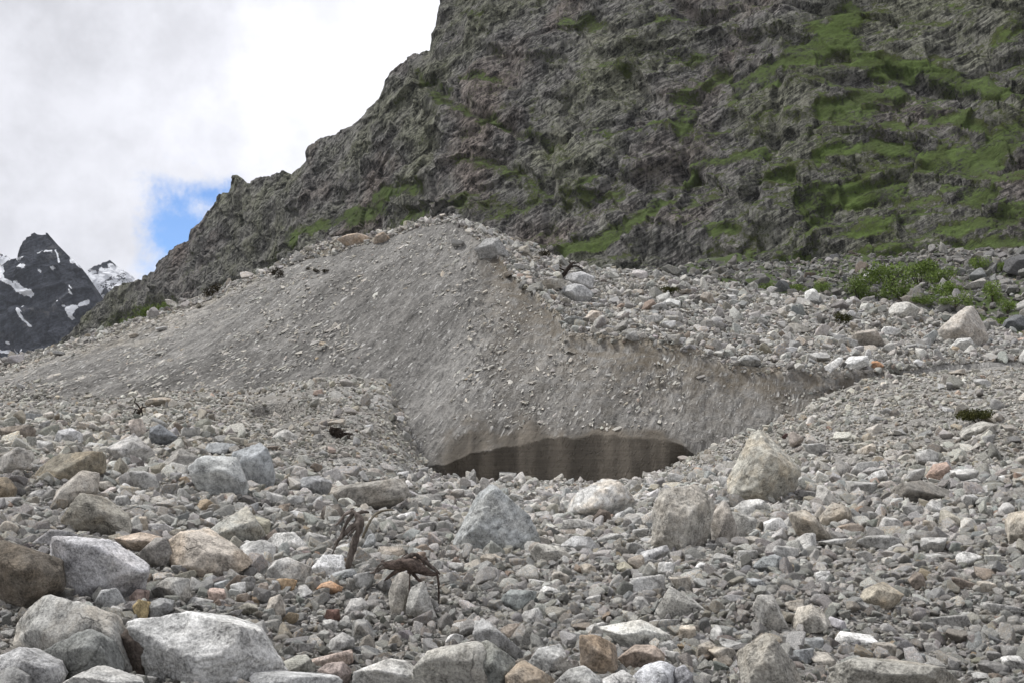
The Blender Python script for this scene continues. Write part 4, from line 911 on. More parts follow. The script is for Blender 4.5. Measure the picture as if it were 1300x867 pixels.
# smaller stones, each with the box it fills
GR, PL, DK, TN, OC, BL, WH, BR = (146, 145, 140), (163, 162, 157), (112, 110, 106), (156, 147, 130), (166, 140, 102), (132, 137, 139), (183, 183, 180), (128, 112, 94)
EXTRA = []; _mids = []
for t, L in {
    'A': [(480, 588, 570, 655, TN), (590, 600, 665, 665, WH), (655, 535, 800, 640, GR), (560, 470, 650, 570, (138, 130, 108)), (715, 440, 795, 505, GR), (670, 498, 765, 535, TN), (520, 360, 600, 410, GR),
          (415, 395, 525, 440, PL), (180, 385, 270, 450, PL), (182, 355, 230, 398, WH), (180, 290, 245, 355, GR), (110, 250, 215, 305, BL), (445, 370, 525, 412, PL), (845, 300, 930, 350, BR), (895, 320, 1010, 390, GR),
          (1020, 395, 1180, 470, BL), (790, 425, 875, 460, PL), (570, 660, 650, 735, GR), (665, 630, 750, 690, GR), (890, 705, 970, 755, PL), (1035, 705, 1100, 765, TN), (885, 560, 945, 605, WH), (850, 585, 890, 625, BR),
          (655, 765, 740, 850, TN), (700, 800, 860, 867, GR), (0, 785, 105, 867, TN), (180, 715, 250, 775, GR), (75, 625, 130, 680, DK), (0, 300, 40, 335, GR), (500, 545, 550, 590, DK), (1100, 310, 1165, 345, GR), (590, 690, 650, 730, BL), (280, 735, 350, 780, PL)],
    'B': [(525, 478, 610, 545, GR), (612, 480, 680, 545, DK), (640, 395, 745, 475, (150, 120, 104)), (1130, 315, 1280, 410, BR), (1060, 345, 1150, 410, BL), (1150, 360, 1240, 435, PL), (1035, 390, 1140, 480, (172, 140, 120)), (940, 330, 1020, 410, GR),
          (1010, 330, 1085, 390, WH), (930, 435, 1065, 490, GR), (970, 470, 1065, 505, PL), (1085, 475, 1180, 520, GR), (1180, 460, 1300, 540, (140, 134, 114)), (1195, 270, 1300, 325, PL), (1215, 150, 1300, 225, PL), (650, 545, 730, 600, WH), (1175, 410, 1255, 470, BR),
          (0, 495, 60, 560, PL), (250, 320, 340, 415, (140, 130, 112)), (405, 410, 480, 460, GR), (170, 88, 390, 180, (146, 144, 146)), (700, 65, 860, 135, (152, 150, 152)), (660, 815, 800, 867, GR), (820, 835, 960, 867, PL), (990, 845, 1210, 900, GR), (1250, 800, 1300, 867, PL), (855, 445, 915, 490, GR), (1250, 435, 1300, 480, OC)],
    'C': [(385, 130, 445, 168, (168, 132, 104)), (575, 365, 622, 420, PL), (370, 500, 430, 562, BR), (780, 268, 842, 305, WH), (455, 283, 545, 325, TN), (640, 305, 685, 345, WH), (455, 420, 500, 460, (178, 146, 124)), (415, 440, 465, 480, PL), (515, 550, 570, 600, TN),
          (240, 560, 305, 605, BR), (145, 640, 240, 725, PL), (240, 660, 340, 720, PL), (200, 700, 270, 775, BR), (260, 735, 350, 790, WH), (130, 720, 215, 785, GR), (360, 680, 440, 730, WH), (800, 540, 870, 580, WH), (900, 520, 960, 560, GR),
          (925, 655, 1030, 715, DK), (1015, 760, 1100, 825, DK), (800, 740, 900, 815, WH), (900, 790, 1005, 850, GR), (160, 620, 230, 665, GR), (185, 590, 260, 640, GR), (0, 720, 90, 830, PL), (20, 760, 180, 867, (140, 134, 106)), (150, 415, 210, 445, BR), (895, 570, 975, 605, TN)],
    'D': [(0, 150, 190, 260, PL), (335, 105, 460, 190, GR), (305, 200, 380, 260, (160, 132, 124)), (440, 295, 600, 360, BL), (370, 310, 450, 365, TN), (170, 350, 230, 415, WH), (200, 335, 300, 415, OC), (280, 375, 380, 435, PL), (95, 360, 165, 440, BR), (0, 365, 60, 420, GR), (0, 415, 75, 475, BR),
          (0, 325, 95, 415, DK), (590, 300, 690, 410, GR), (680, 330, 790, 420, DK), (610, 500, 710, 550, GR), (430, 545, 515, 610, PL), (515, 530, 590, 600, GR), (650, 445, 735, 490, PL), (285, 660, 390, 730, DK), (345, 660, 405, 712, WH), (490, 165, 570, 230, PL), (620, 115, 700, 220, BL), (900, 55, 1005, 110, GR), (1015, 30, 1100, 85, BR),
          (970, 245, 1035, 330, PL), (1060, 260, 1140, 335, GR), (1220, 215, 1300, 300, TN), (1140, 240, 1225, 278, DK), (1045, 610, 1140, 675, WH), (1115, 545, 1240, 645, DK), (1185, 555, 1300, 680, GR), (700, 700, 760, 745, PL), (760, 620, 830, 690, TN), (100, 260, 135, 300, GR), (45, 265, 130, 330, PL), (125, 260, 180, 330, GR), (395, 440, 470, 472, OC), (690, 575, 730, 610, PL)],
    'E': [(0, 820, 40, 860, DK), (40, 795, 150, 867, TN), (155, 800, 230, 855, PL), (620, 690, 760, 760, GR), (600, 805, 690, 850, PL), (755, 700, 800, 740, WH), (800, 665, 880, 740, PL), (830, 715, 905, 760, WH), (765, 610, 850, 675, GR), (770, 735, 865, 810, GR), (645, 635, 690, 680, TN), (850, 590, 900, 640, DK), (1060, 800, 1115, 860, PL), (1170, 740, 1245, 800, GR), (1190, 790, 1300, 867, GR),
          (855, 440, 905, 485, BL), (975, 390, 1095, 450, PL), (1095, 360, 1145, 405, TN), (1150, 360, 1220, 405, PL), (1235, 405, 1300, 490, PL), (1225, 525, 1300, 580, PL), (1250, 310, 1300, 355, BL), (250, 530, 292, 570, WH), (130, 383, 220, 435, GR), (455, 475, 505, 500, WH), (735, 420, 775, 455, DK), (310, 580, 395, 640, GR), (640, 780, 700, 820, PL), (925, 840, 1010, 867, WH)],
    'F': [(765, 320, 970, 420, PL), (395, 305, 490, 390, TN), (245, 490, 360, 565, PL), (320, 375, 440, 430, WH), (985, 330, 1095, 420, TN), (925, 255, 1012, 330, WH), (720, 255, 800, 320, (150, 142, 112)), (540, 265, 625, 330, TN), (670, 345, 718, 392, (172, 146, 126)), (500, 330, 590, 370, GR), (395, 450, 447, 495, WH), (320, 440, 400, 480, DK), (115, 480, 190, 520, PL), (455, 460, 545, 510, PL), (530, 405, 600, 465, GR), (565, 555, 680, 625, PL),
          (270, 630, 375, 690, DK), (930, 650, 1035, 720, PL), (1025, 575, 1115, 670, TN), (1115, 655, 1215, 750, TN), (965, 700, 1040, 780, GR), (1190, 580, 1280, 650, GR), (1240, 640, 1300, 715, GR), (880, 540, 1040, 590, GR), (1200, 720, 1300, 790, TN), (1020, 740, 1130, 800, PL), (800, 430, 880, 500, GR), (560, 420, 640, 480, PL), (140, 560, 250, 660, (148, 130, 108)), (430, 520, 500, 575, GR), (280, 340, 400, 385, PL), (610, 370, 675, 415, PL), (850, 245, 925, 300, PL), (1110, 260, 1190, 320, WH)],
    'G': [(570, 355, 690, 425, GR), (572, 408, 660, 480, DK), (700, 505, 805, 580, PL), (525, 528, 640, 585, BR), (650, 480, 790, 550, GR), (358, 570, 455, 668, PL), (135, 585, 252, 642, TN), (655, 308, 755, 372, WH), (785, 303, 902, 368, GR), (1000, 302, 1112, 365, PL), (612, 200, 685, 252, TN), (850, 222, 948, 302, GR), (945, 475, 1038, 565, (150, 142, 120)), (880, 515, 960, 592, TN), (795, 565, 892, 628, GR), (880, 588, 985, 665, PL), (372, 338, 462, 402, PL),
          (40, 335, 120, 405, PL), (60, 480, 190, 600, (148, 146, 138)), (222, 505, 320, 585, WH), (255, 620, 380, 685, GR), (200, 660, 320, 715, BL), (120, 640, 200, 695, GR), (450, 590, 605, 640, PL), (605, 580, 800, 645, GR), (790, 455, 885, 515, GR), (890, 435, 960, 500, PL), (1140, 330, 1240, 365, WH), (980, 440, 1040, 480, TN), (370, 395, 450, 440, DK), (685, 440, 735, 475, PL), (530, 425, 575, 460, PL), (450, 305, 515, 338, TN), (1030, 345, 1140, 400, GR), (610, 485, 670, 535, GR), (1075, 168, 1130, 208, WH), (1130, 160, 1175, 212, GR), (1225, 170, 1290, 215, DK), (715, 58, 768, 95, PL), (665, 90, 718, 122, PL), (748, 145, 822, 170, GR), (965, 52, 1010, 85, WH), (325, 150, 385, 225, (160, 144, 128)), (388, 200, 480, 255, GR), (300, 160, 328, 188, (98, 60, 52)), (660, 345, 710, 390, (172, 138, 112)), (1040, 410, 1110, 470, PL), (1260, 320, 1295, 365, (180, 136, 96))],
    'H': [(438, 248, 510, 305, WH), (450, 210, 490, 248, WH), (990, 270, 1095, 330, BR), (1108, 290, 1188, 342, TN), (915, 425, 1075, 490, GR), (1125, 375, 1295, 442, PL), (1118, 622, 1262, 682, DK), (1210, 598, 1320, 670, PL), (408, 585, 520, 648, TN), (348, 572, 440, 640, BL), (745, 180, 800, 225, PL), (135, 165, 200, 215, GR), (160, 282, 235, 325, BL), (820, 255, 890, 335, BR), (765, 285, 810, 330, DK), (845, 208, 898, 250, DK), (1030, 170, 1130, 235, PL), (970, 205, 1030, 245, TN), (865, 180, 985, 218, GR), (0, 480, 60, 545, PL), (45, 530, 140, 590, GR), (0, 560, 110, 640, TN), (80, 490, 160, 545, GR),
          (500, 440, 570, 500, (156, 152, 158)), (400, 525, 470, 580, BL), (580, 525, 640, 565, (140, 138, 144)), (530, 505, 690, 560, WH), (680, 545, 770, 605, TN), (830, 590, 900, 640, BL), (1070, 610, 1125, 655, (160, 158, 120)), (1140, 580, 1215, 625, DK), (260, 395, 300, 430, GR), (315, 370, 400, 420, TN), (1090, 670, 1170, 710, PL), (1220, 680, 1300, 715, PL), (350, 520, 390, 560, PL), (1270, 240, 1320, 300, WH), (1100, 235, 1190, 285, BR), (0, 410, 70, 450, GR), (980, 340, 1020, 378, DK), (1190, 130, 1250, 165, TN)],
    'M': [(588, 430, 662, 466, PL), (408, 375, 492, 415, (150, 144, 130)), (370, 405, 402, 436, BR), (745, 388, 822, 430, WH), (622, 330, 662, 365, WH), (1255, 455, 1310, 535, PL), (530, 500, 600, 565, WH), (470, 480, 560, 520, PL), (855, 508, 905, 540, WH), (828, 455, 880, 482, GR), (880, 432, 935, 468, GR), (930, 475, 980, 515, PL), (375, 465, 440, 500, WH), (590, 455, 630, 490, WH), (0, 222, 38, 252, DK), (0, 252, 55, 278, TN), (100, 455, 135, 485, BR), (425, 185, 470, 215, GR), (488, 203, 530, 226, DK), (660, 195, 720, 210, PL), (555, 275, 595, 300, WH), (1200, 245, 1255, 275, DK), (975, 585, 1040, 622, GR), (1090, 580, 1150, 615, PL), (950, 595, 985, 620, WH), (780, 765, 840, 785, PL), (745, 690, 800, 725, PL), (700, 715, 745, 745, PL), (1145, 660, 1200, 700, PL), (385, 325, 460, 350, WH), (160, 270, 225, 300, PL), (195, 495, 225, 525, PL), (680, 470, 720, 520, PL), (1000, 545, 1060, 570, TN)],
    'N': [(1145, 415, 1205, 450, PL), (1130, 460, 1190, 505, GR), (1050, 520, 1115, 560, GR), (1080, 365, 1125, 400, TN), (1180, 485, 1240, 520, WH), (195, 835, 245, 862, WH), (1000, 360, 1028, 382, DK), (985, 395, 1040, 425, PL), (640, 275, 690, 300, PL), (600, 300, 650, 325, TN), (700, 245, 740, 265, TN), (410, 190, 470, 212, PL), (880, 500, 930, 530, WH), (960, 500, 1010, 525, PL), (1040, 440, 1090, 470, PL), (760, 285, 815, 312, PL), (1235, 545, 1275, 570, WH), (930, 420, 980, 442, WH)],
    'O': [(570, 505, 618, 522, WH), (470, 528, 510, 546, TN), (360, 770, 395, 782, GR), (1150, 735, 1188, 758, TN), (190, 590, 240, 615, GR), (60, 715, 100, 735, WH)],
}.items():
    for q in L: _mids.append((t,) + q)
def _area(q): return (q[3] - q[1]) * (q[4] - q[2]) / TILES[q[0]][2] ** 2
_mids.sort(key=_area, reverse=True)
NSINGLE = 285 - len(ROCKS)
for q in _mids:
    st_ = .6 if q[5] == OC else (.3 if q[5] in (TN, BR) else .06)
    if NSINGLE > 0:
        mid(q[0], q[1], q[2], q[3], q[4], q[5], st_, p=12 if q[0] in 'FH' else 17); NSINGLE -= 1
    else:                        # the smallest join the rubble
        ax, ay = tp(q[0], q[1], q[2]); bx, by = tp(q[0], q[3], q[4])
        _, gd, _ = ground_at((ax + bx) / 2, by - .1 * (by - ay)); P0 = at((ax + bx) / 2, (ay + by) / 2, gd + .1)
        EXTRA.append((P0[0], P0[1], P0[2], ((bx - ax) / F * gd / 2, (bx - ax) / F * gd / 2, (by - ay) / F * gd / 2), q[5], st_))


# ------------------------------------------------------------------ labels of the smaller stones
def colour_word(c):
    c = np.array(c, float); L = c.mean(); red = c[0] - c[2]
    if red > 38 and c[0] - c[1] > 22: return 'reddish' if L < 150 else 'peach coloured'
    if red > 60: return 'ochre'
    if L < 104: return 'very dark'
    if L < 118 and red < 12: return 'dark grey'
    if red < -6: return 'bluish grey'
    if L > 182: return 'near white'
    if red > 24: return 'tan' if L > 130 else 'brown'
    return 'pale grey' if L > 156 else 'mid grey'

def shape_word(w, h):
    q = w / h
    return 'flat' if q > 2.1 else ('upright' if q < .95 else ('broad' if q > 1.5 else 'chunky'))

LAND = [q for q in ROCKS if q['ref']]
used = {}
ordw = ['', 'second', 'third', 'fourth', 'fifth', 'sixth']
singles = [q for q in ROCKS if not q['hero']]
def relation(q, l):
    dx = (q['px'] - l['px']) / (l['w'] * .5 + q['w'] * .5); dy = (q['py'] - l['py']) / (l['h'] * .5 + q['h'] * .5)
    if abs(dy) > abs(dx) * 1.1: return 'below' if dy > 0 else 'above'
    return 'right of' if dx > 0 else 'left of'
def gap(q, l):
    return math.hypot(max(abs(q['px'] - l['px']) - l['w'] * .5, 0), max(abs(q['py'] - l['py']) - l['h'] * .5, 0))
cand = {}
for i, q in enumerate(singles):
    q['cw'] = colour_word(q['col']); q['sw'] = shape_word(q['w'], q['h'])
    q['rel'] = [(gap(q, l), relation(q, l), l['ref']) for l in sorted(LAND, key=lambda l: gap(q, l))[:9]]
    for g_, r_, f_ in q['rel']: cand.setdefault((q['cw'], q['sw'], r_, f_), []).append((g_, i))
for i, q in enumerate(singles):
    best = None
    for g_, r_, f_ in q['rel']:
        k = sorted(cand[(q['cw'], q['sw'], r_, f_)]); n_ = [j for _, j in k].index(i)
        score = n_ * 25 + g_
        if n_ < 6 and (best is None or score < best[0]): best = (score, n_, r_, f_, len(k))
    _, n_, r_, f_, tot = best
    size = 'small ' if q['w'] < 17 else ''
    lead = (ordw[n_] + ' ') if n_ else ('nearest ' if tot > 1 else '')
    q['o']['label'] = (lead + size + q['cw'] + ' ' + q['sw'] + ' stone ' + r_ + ' ' + f_)
for q in ROCKS:
    if not q['o'].get('group'): q['o']['group'] = 'boulders and rocks of the debris field'

# ------------------------------------------------------------------ the countless small stones: one object
def scatter():
    X, Y, S_c, KIND = [], [], [], []
    r = np.random.default_rng(77)
    A0, A1 = -.85, .85
    def put(s, d0, d1, cover, kind, keep):
        d1 = min(d1, 330)
        if d1 <= d0: return
        n = int(cover * (A1 - A0) * (d1 * d1 - d0 * d0) / 2 / (.6 * s * s))
        d = np.sqrt(r.uniform(d0 * d0, d1 * d1, n)); a = r.uniform(A0, A1, n)
        m = np.abs(a) < .50 + (np.clip(4.5 / d, .02, .32) if s > .1 else .03)
        d, a = d[m], a[m]
        m = keep(a, d, r.uniform(size=len(d)))
        d, a = d[m], a[m]
        X.append(a * d); Y.append(d); S_c.append(s * r.uniform(.72, 1.3, len(d))); KIND.append(np.full(len(d), kind))
    dF2 = lambda a: np.interp(a, F2[0], F2[1]); dF4 = lambda a: np.interp(a, F4[0], F4[1]); dF5 = lambda a: np.interp(a, F5[0], F5[1])
    def pxy(a, d): return project(np.stack([a * d, d, gz(a * d, d)], -1))
    def field(big):
        def k(a, d, u):
            px, py = pxy(a, d)
            line = np.interp(px, [0, 200, 300, 420, 520, 560, 740, 860, 940, 1050, 1150, 1300], [535, 540, 560, 600, 620, 628, 632, 612, 590, 585, 575, 575])
            wob = fbm(np.stack([px / 60, py / 30, 0 * px], -1), 2) * 22
            f = smooth(-14, 14, py + wob - line)
            dens = f + (1 - f) * (.50 if not big else .10)
            sand = np.exp(-(((px - 1092) / 60) ** 2 + ((py - 712) / 20) ** 2) * 1.2)
            clump = smooth(-.42, .12, fbm(np.stack([a * d / 2.2, d / 2.2, 0 * d], -1), 3))
            fine = np.exp(-(((px - 470) / 95) ** 2 + ((py - 800) / 26) ** 2)) + 2.6 * np.exp(-(((px - 350) / 30) ** 2 + ((py - 507) / 11) ** 2))      # gravelly pocket
            return (d < dF2(a) + 2.2 * r.uniform(size=len(d)) ** 3 * ((px < 540) | (px > 885)) - .3) & (u < dens * (1 - .85 * sand) * (.45 + .55 * clump) * (1 - .3 * fine) * (1 - (.55 * smooth(600, 760, px) * smooth(690, 730, py) if big else 0)))
        return k
    for s, c, b in ((.05, .20, 0), (.075, .24, 0), (.105, .25, 0), (.15, .26, 0), (.21, .25, 0), (.29, .30, 1), (.40, .28, 1), (.54, .22, 1), (.70, .14, 1)):
        put(s, max(9.5, s * 1394 / 24), min(82, s * 1394 / 3.1), c, 0, field(b))
    def cap(a, d, u):
        px, py = pxy(a, d)
        west = (1 - smooth(330, 470, px))
        inside = (d > dF4(a) - .2) & (d < dF5(a) + 1.5)
        clump = smooth(-.4, .2, fbm(np.stack([a * d / 5, d / 5, 0 * d + 9], -1), 3))
        return inside & (u < (.35 + .65 * clump) * (1 - .35 * west))
    for s, c in ((.22, .40), (.32, .34), (.46, .27), (.65, .20), (.9, .13), (1.25, .06)):
        put(s, 74, 118, c, 1, cap)
    def rim(a, d, u):
        px, py = pxy(a, d)
        return (np.abs(d - dF4(a) - .35) < .55) & (px > 600) & (px < 1150)
    for s, c in ((.3, .4), (.5, .35), (.75, .25)): put(s, 74, 112, c, 1, rim)
    def facek(a, d, u):
        px, py = pxy(a, d)
        n_ = smooth(-.1, .4, fbm(np.stack([a * d / 4, d / 4, 0 * d + 3], -1), 3))
        return (d > dF2(a) + .5) & (d < dF4(a) - 1) & (u < .30 + .70 * n_) & ~((py > 545) & (px > 540) & (px < 900))
    for s, c in ((.20, .10), (.27, .10), (.40, .055), (.6, .014)): put(s, 70, 112, c, 2, facek)
    def west(a, d, u):
        px, py = pxy(a, d)
        f = smooth(0, 30, py - np.interp(px, [0, 200, 400], [478, 500, 490])) + .7 * smooth(22, 4, py - np.interp(px, [0, 130, 270, 400], [459, 420, 367, 310]))
        return (d > dF2(a) - .5) & (d < dF4(a) + 1) & (px < 400) & (u < f * .8)
    for s, c in ((.22, .3), (.33, .22), (.5, .10)): put(s, 68, 112, c, 0, west)
    def talus(a, d, u):
        px, py = pxy(a, d)
        n_ = smooth(-.3, .3, fbm(np.stack([a * d / 14, d / 14, 0 * d + 6], -1), 3))
        return (px > 760) & (u < .15 + .7 * n_)
    for s, c in ((.7, .25), (1.0, .22), (1.5, .18), (2.2, .12), (3.4, .06)): put(s, 134, 318, c, 3, talus)
    X = np.concatenate(X); Y = np.concatenate(Y); s = np.concatenate(S_c); k = np.concatenate(KIND)
    keep = np.ones(len(X), bool)
    for q in ROCKS:
        near = np.abs(Y - q['y']) < q['r']
        idx = np.where(near)[0]
        dist = np.hypot(X[idx] - q['x'], Y[idx] - q['y'])
        keep[idx[dist < np.where(s[idx] > .35 * q['r'], 1.0, .6) * q['r']]] = False
    X, Y, s, k = X[keep], Y[keep], s[keep], k[keep]
    n = len(X); z = gz(X, Y)
    sc = np.stack([r.uniform(.8, 1.35, n), r.uniform(.75, 1.2, n), r.uniform(.5, .95, n)], -1) * s[:, None] * .5
    rot = np.stack([r.normal(0, .55, n), r.normal(0, .55, n), r.uniform(0, 6.28, n)], -1)
    fl = k == 2
    yaw = math.atan2(v1[1], v1[0]); pit = math.asin(v1[2])
    px, _ = project(np.stack([X, Y, z], -1))
    nf = fl.sum()
    sc[fl] = np.stack([r.uniform(1.2, 2.6, nf), r.uniform(.45, .8, nf), r.uniform(.25, .4, nf)], -1) * s[fl][:, None] * .5
    east = smooth(760, 980, px[fl])
    rot[fl] = np.stack([R(30) + r.normal(0, .12, nf), -pit + r.normal(0, .12, nf), yaw + (1.1 - yaw) * east + r.normal(0, .3, nf)], -1)
    z = z + sc[:, 2] * np.where(fl, .0, r.uniform(.1, .95, n))
    pid = r.integers(0, 16, n); rounded = r.uniform(size=n) < np.where((px > 560) & (Y < 40) & (k == 0), .16, .03)
    pid = np.where(rounded, r.integers(16, 24, n), pid)
    pal = np.array([(146, 145, 141), (160, 159, 155), (174, 173, 169), (186, 185, 181), (130, 129, 125), (112, 111, 107), (136, 142, 143), (158, 149, 132), (148, 134, 112), (164, 132, 110), (176, 146, 96), (150, 147, 152)], float)
    wt = np.array([.20, .22, .15, .06, .13, .06, .05, .06, .02, .006, .004, .02]); wt /= wt.sum()
    ci = r.choice(len(pal), n, p=wt)
    c = pal[ci] + 9 + r.normal(0, 9, (n, 1)) + r.normal(0, 2.5, (n, 3))
    c = np.where((k == 1)[:, None], c * .91, c)
    c = np.where((k == 3)[:, None], c * .66, c)
    c = np.where((k == 2)[:, None], (c * .8 + 36) * np.array([1.0, .985, .95]), c)
    # gravel of the fan and of the eastern slope is a little browner
    _, py = project(np.stack([X, Y, z], -1))
    fan = (k == 0) & (py < 590)
    c = np.where(fan[:, None], c * np.array([.98, .97, .935]), c)
    tint = grey_down(lin(np.clip(c, 30, 245)) * ALB, .42) * np.array([1.0, .985, .945])
    stain = np.clip(r.normal(.08, .14, n), 0, 1)
    return np.stack([X, Y, z], -1), rot, sc, pid, tint, stain

pts, rot_, scl_, pid_, tint_, stain_ = scatter()
if EXTRA:
    e = np.array([q[:3] for q in EXTRA]); ne = len(e); rr_ = np.random.default_rng(5)
    pts = np.concatenate([pts, e]); scl_ = np.concatenate([scl_, np.array([q[3] for q in EXTRA])])
    rot_ = np.concatenate([rot_, np.stack([rr_.normal(0, .15, ne), rr_.normal(0, .15, ne), rr_.choice([0, 3.14159], ne)], -1)])
    pid_ = np.concatenate([pid_, rr_.integers(0, 16, ne)]); tint_ = np.concatenate([tint_, np.array([grey_down(lin(q[4]) * ALB, .42) for q in EXTRA])])
    stain_ = np.concatenate([stain_, np.array([q[5] for q in EXTRA])])
print('rubble stones', len(pts), 'single rocks', len(ROCKS))
proto = bpy.data.collections.new('rubble_stones')
for i in range(24):
    r = np.random.default_rng(900 + i)
    N_, H_ = random_planes(r, 6 if i < 16 else 16, np.ones(3), .42 if i < 16 else .6, .95)
    V, Fc = polytope(N_, H_, np.ones(3), 4 if i < 16 else 3, 24 if i < 16 else 8, 40 + i, .8)
    V = V / np.abs(V).max(0)
    po = mesh_from('rubble_stone_%02d' % i, V, Fc, [M_RUB], link=False)
    proto.objects.link(po)
me = bpy.data.meshes.new('rubble'); me.vertices.add(len(pts)); me.vertices.foreach_set('co', pts.astype(np.float32).ravel())
for an, typ, key, arr in (('rot', 'FLOAT_VECTOR', 'vector', rot_), ('scl', 'FLOAT_VECTOR', 'vector', scl_), ('stain', 'FLOAT', 'value', stain_), ('pid', 'INT', 'value', pid_)):
    me.attributes.new(an, typ, 'POINT').data.foreach_set(key, np.asarray(arr, np.int32 if typ == 'INT' else np.float32).ravel())
me.attributes.new('tint', 'FLOAT_COLOR', 'POINT').data.foreach_set('color', np.concatenate([tint_, np.ones((len(tint_), 1))], 1).astype(np.float32).ravel())
rub = bpy.data.objects.new('rubble', me); COL.objects.link(rub)
tag(rub, 'countless small grey stones covering the ground and the mound top', 'rubble', kind='stuff')
ng = bpy.data.node_groups.new('stones_on_points', 'GeometryNodeTree')
ng.interface.new_socket('Geometry', in_out='INPUT', socket_type='NodeSocketGeometry')
ng.interface.new_socket('Geometry', in_out='OUTPUT', socket_type='NodeSocketGeometry')
gi = ng.nodes.new('NodeGroupInput'); go = ng.nodes.new('NodeGroupOutput')
ci_ = ng.nodes.new('GeometryNodeCollectionInfo'); ci_.inputs['Collection'].default_value = proto
ci_.inputs['Separate Children'].default_value = True; ci_.inputs['Reset Children'].default_value = True
iop = ng.nodes.new('GeometryNodeInstanceOnPoints'); iop.inputs['Pick Instance'].default_value = True
def named(nm, dt):
    q = ng.nodes.new('GeometryNodeInputNamedAttribute'); q.data_type = dt; q.inputs['Name'].default_value = nm; return q.outputs[0]
e2r = ng.nodes.new('FunctionNodeEulerToRotation')
ng.links.new(named('rot', 'FLOAT_VECTOR'), e2r.inputs[0]); ng.links.new(e2r.outputs[0], iop.inputs['Rotation'])
ng.links.new(named('scl', 'FLOAT_VECTOR'), iop.inputs['Scale']); ng.links.new(named('pid', 'INT'), iop.inputs['Instance Index'])
ng.links.new(gi.outputs[0], iop.inputs['Points']); ng.links.new(ci_.outputs[0], iop.inputs['Instance']); ng.links.new(iop.outputs[0], go.inputs[0])
md = rub.modifiers.new('stones', 'NODES'); md.node_group = ng


# ------------------------------------------------------------------ plants and dead wood
def holder(name, loc, label, cat, group=None):
    o = bpy.data.objects.new(name, None); COL.objects.link(o); o.location = loc; o.empty_display_size = .3
    return tag(o, label, cat, group)

def leaves(r, n, w, h, size, lumps=7, upright=.3, hollow=.25):
    """many small leaf blades spread through a lumpy crown"""
    C = np.stack([r.uniform(-.36, .36, lumps) * w, r.uniform(-.3, .3, lumps) * w, r.uniform(.28, .72, lumps) * h], -1)
    rad = r.uniform(.16, .30, lumps)
    i = r.integers(0, lumps, n)
    D = r.normal(size=(n, 3)); D /= np.linalg.norm(D, axis=1)[:, None]
    q = r.uniform(hollow, 1, n) ** .5
    P = C[i] + D * (q * rad[i])[:, None] * np.array([w, w, h * 1.15])
    P[:, 2] = np.abs(P[:, 2])
    u = r.normal(size=(n, 3)); u[:, 2] = np.abs(u[:, 2]) * (1 + upright * 3); u /= np.linalg.norm(u, axis=1)[:, None]
    v = np.cross(u, r.normal(size=(n, 3))); v /= np.linalg.norm(v, axis=1)[:, None] + 1e-9
    s = size * r.uniform(.6, 1.3, n)[:, None]
    V = np.stack([P, P + u * s * .5 + v * s * .32, P + u * s * 1.1, P + u * s * .5 - v * s * .32], 1).reshape(-1, 3)
    return V, np.arange(n * 4).reshape(n, 4)

def tube(path, rad, sides=10, seed=0, wob=.22):
    path = np.array(path, float); rad = np.array(rad, float)
    t = np.linspace(0, len(path) - 1, (len(path) - 1) * 7 + 1)
    def cr(A):
        out = []
        for q in t:
            i = min(int(q), len(A) - 2); f = q - i
            p0, p1, p2, p3 = A[max(i - 1, 0)], A[i], A[i + 1], A[min(i + 2, len(A) - 1)]
            out.append(.5 * (2 * p1 + (p2 - p0) * f + (2 * p0 - 5 * p1 + 4 * p2 - p3) * f * f + (3 * p1 - p0 - 3 * p2 + p3) * f ** 3))
        return np.array(out)
    Pp = cr(path); rr = np.maximum(cr(rad[:, None])[:, 0], .002)
    T = np.gradient(Pp, axis=0); T /= np.linalg.norm(T, axis=1)[:, None] + 1e-9
    up = np.array([.3, .8, .5]); n1 = np.cross(T, up); n1 /= np.linalg.norm(n1, axis=1)[:, None]; n2 = np.cross(T, n1)
    a = np.linspace(0, 2 * math.pi, sides, endpoint=False)
    V = Pp[:, None] + rr[:, None, None] * (np.cos(a)[None, :, None] * n1[:, None] + np.sin(a)[None, :, None] * n2[:, None])
    m = float(rr.mean())
    k = 1 + wob * 2.2 * noise(V / (m * 2.2) + seed) + wob * noise(V / (m * .8) + seed + 5)
    V = Pp[:, None] + (V - Pp[:, None]) * k[..., None]
    n = len(Pp); Fc = []
    for i in range(n - 1):
        for j in range(sides):
            Fc.append((i * sides + j, i * sides + (j + 1) % sides, (i + 1) * sides + (j + 1) % sides, (i + 1) * sides + j))
    V = V.reshape(-1, 3); b = len(V)
    V = np.concatenate([V, Pp[:1], Pp[-1:]])
    for j in range(sides):
        Fc.append((b, (j + 1) % sides, j, b)); Fc.append((b + 1, (n - 1) * sides + j, (n - 1) * sides + (j + 1) % sides, b + 1))
    return V, Fc

def tubes_mesh(name, L, mat, parent, loc):
    bm = bmesh.new()
    for k, (path, rad) in enumerate(L):
        V, Fc = tube(np.array(path) - np.array(loc), rad, seed=k * 3.1)
        vs = [bm.verts.new(v) for v in V]
        for f in Fc:
            f = list(dict.fromkeys(f))
            try: bm.faces.new([vs[i] for i in f])
            except ValueError: pass
    bmesh.ops.recalc_face_normals(bm, faces=bm.faces)
    me = bpy.data.meshes.new(name); bm.to_mesh(me); bm.free()
    for p in me.polygons: p.use_smooth = True
    me.materials.append(mat)
    o = bpy.data.objects.new(name, me); COL.objects.link(o); o.parent = parent
    return o

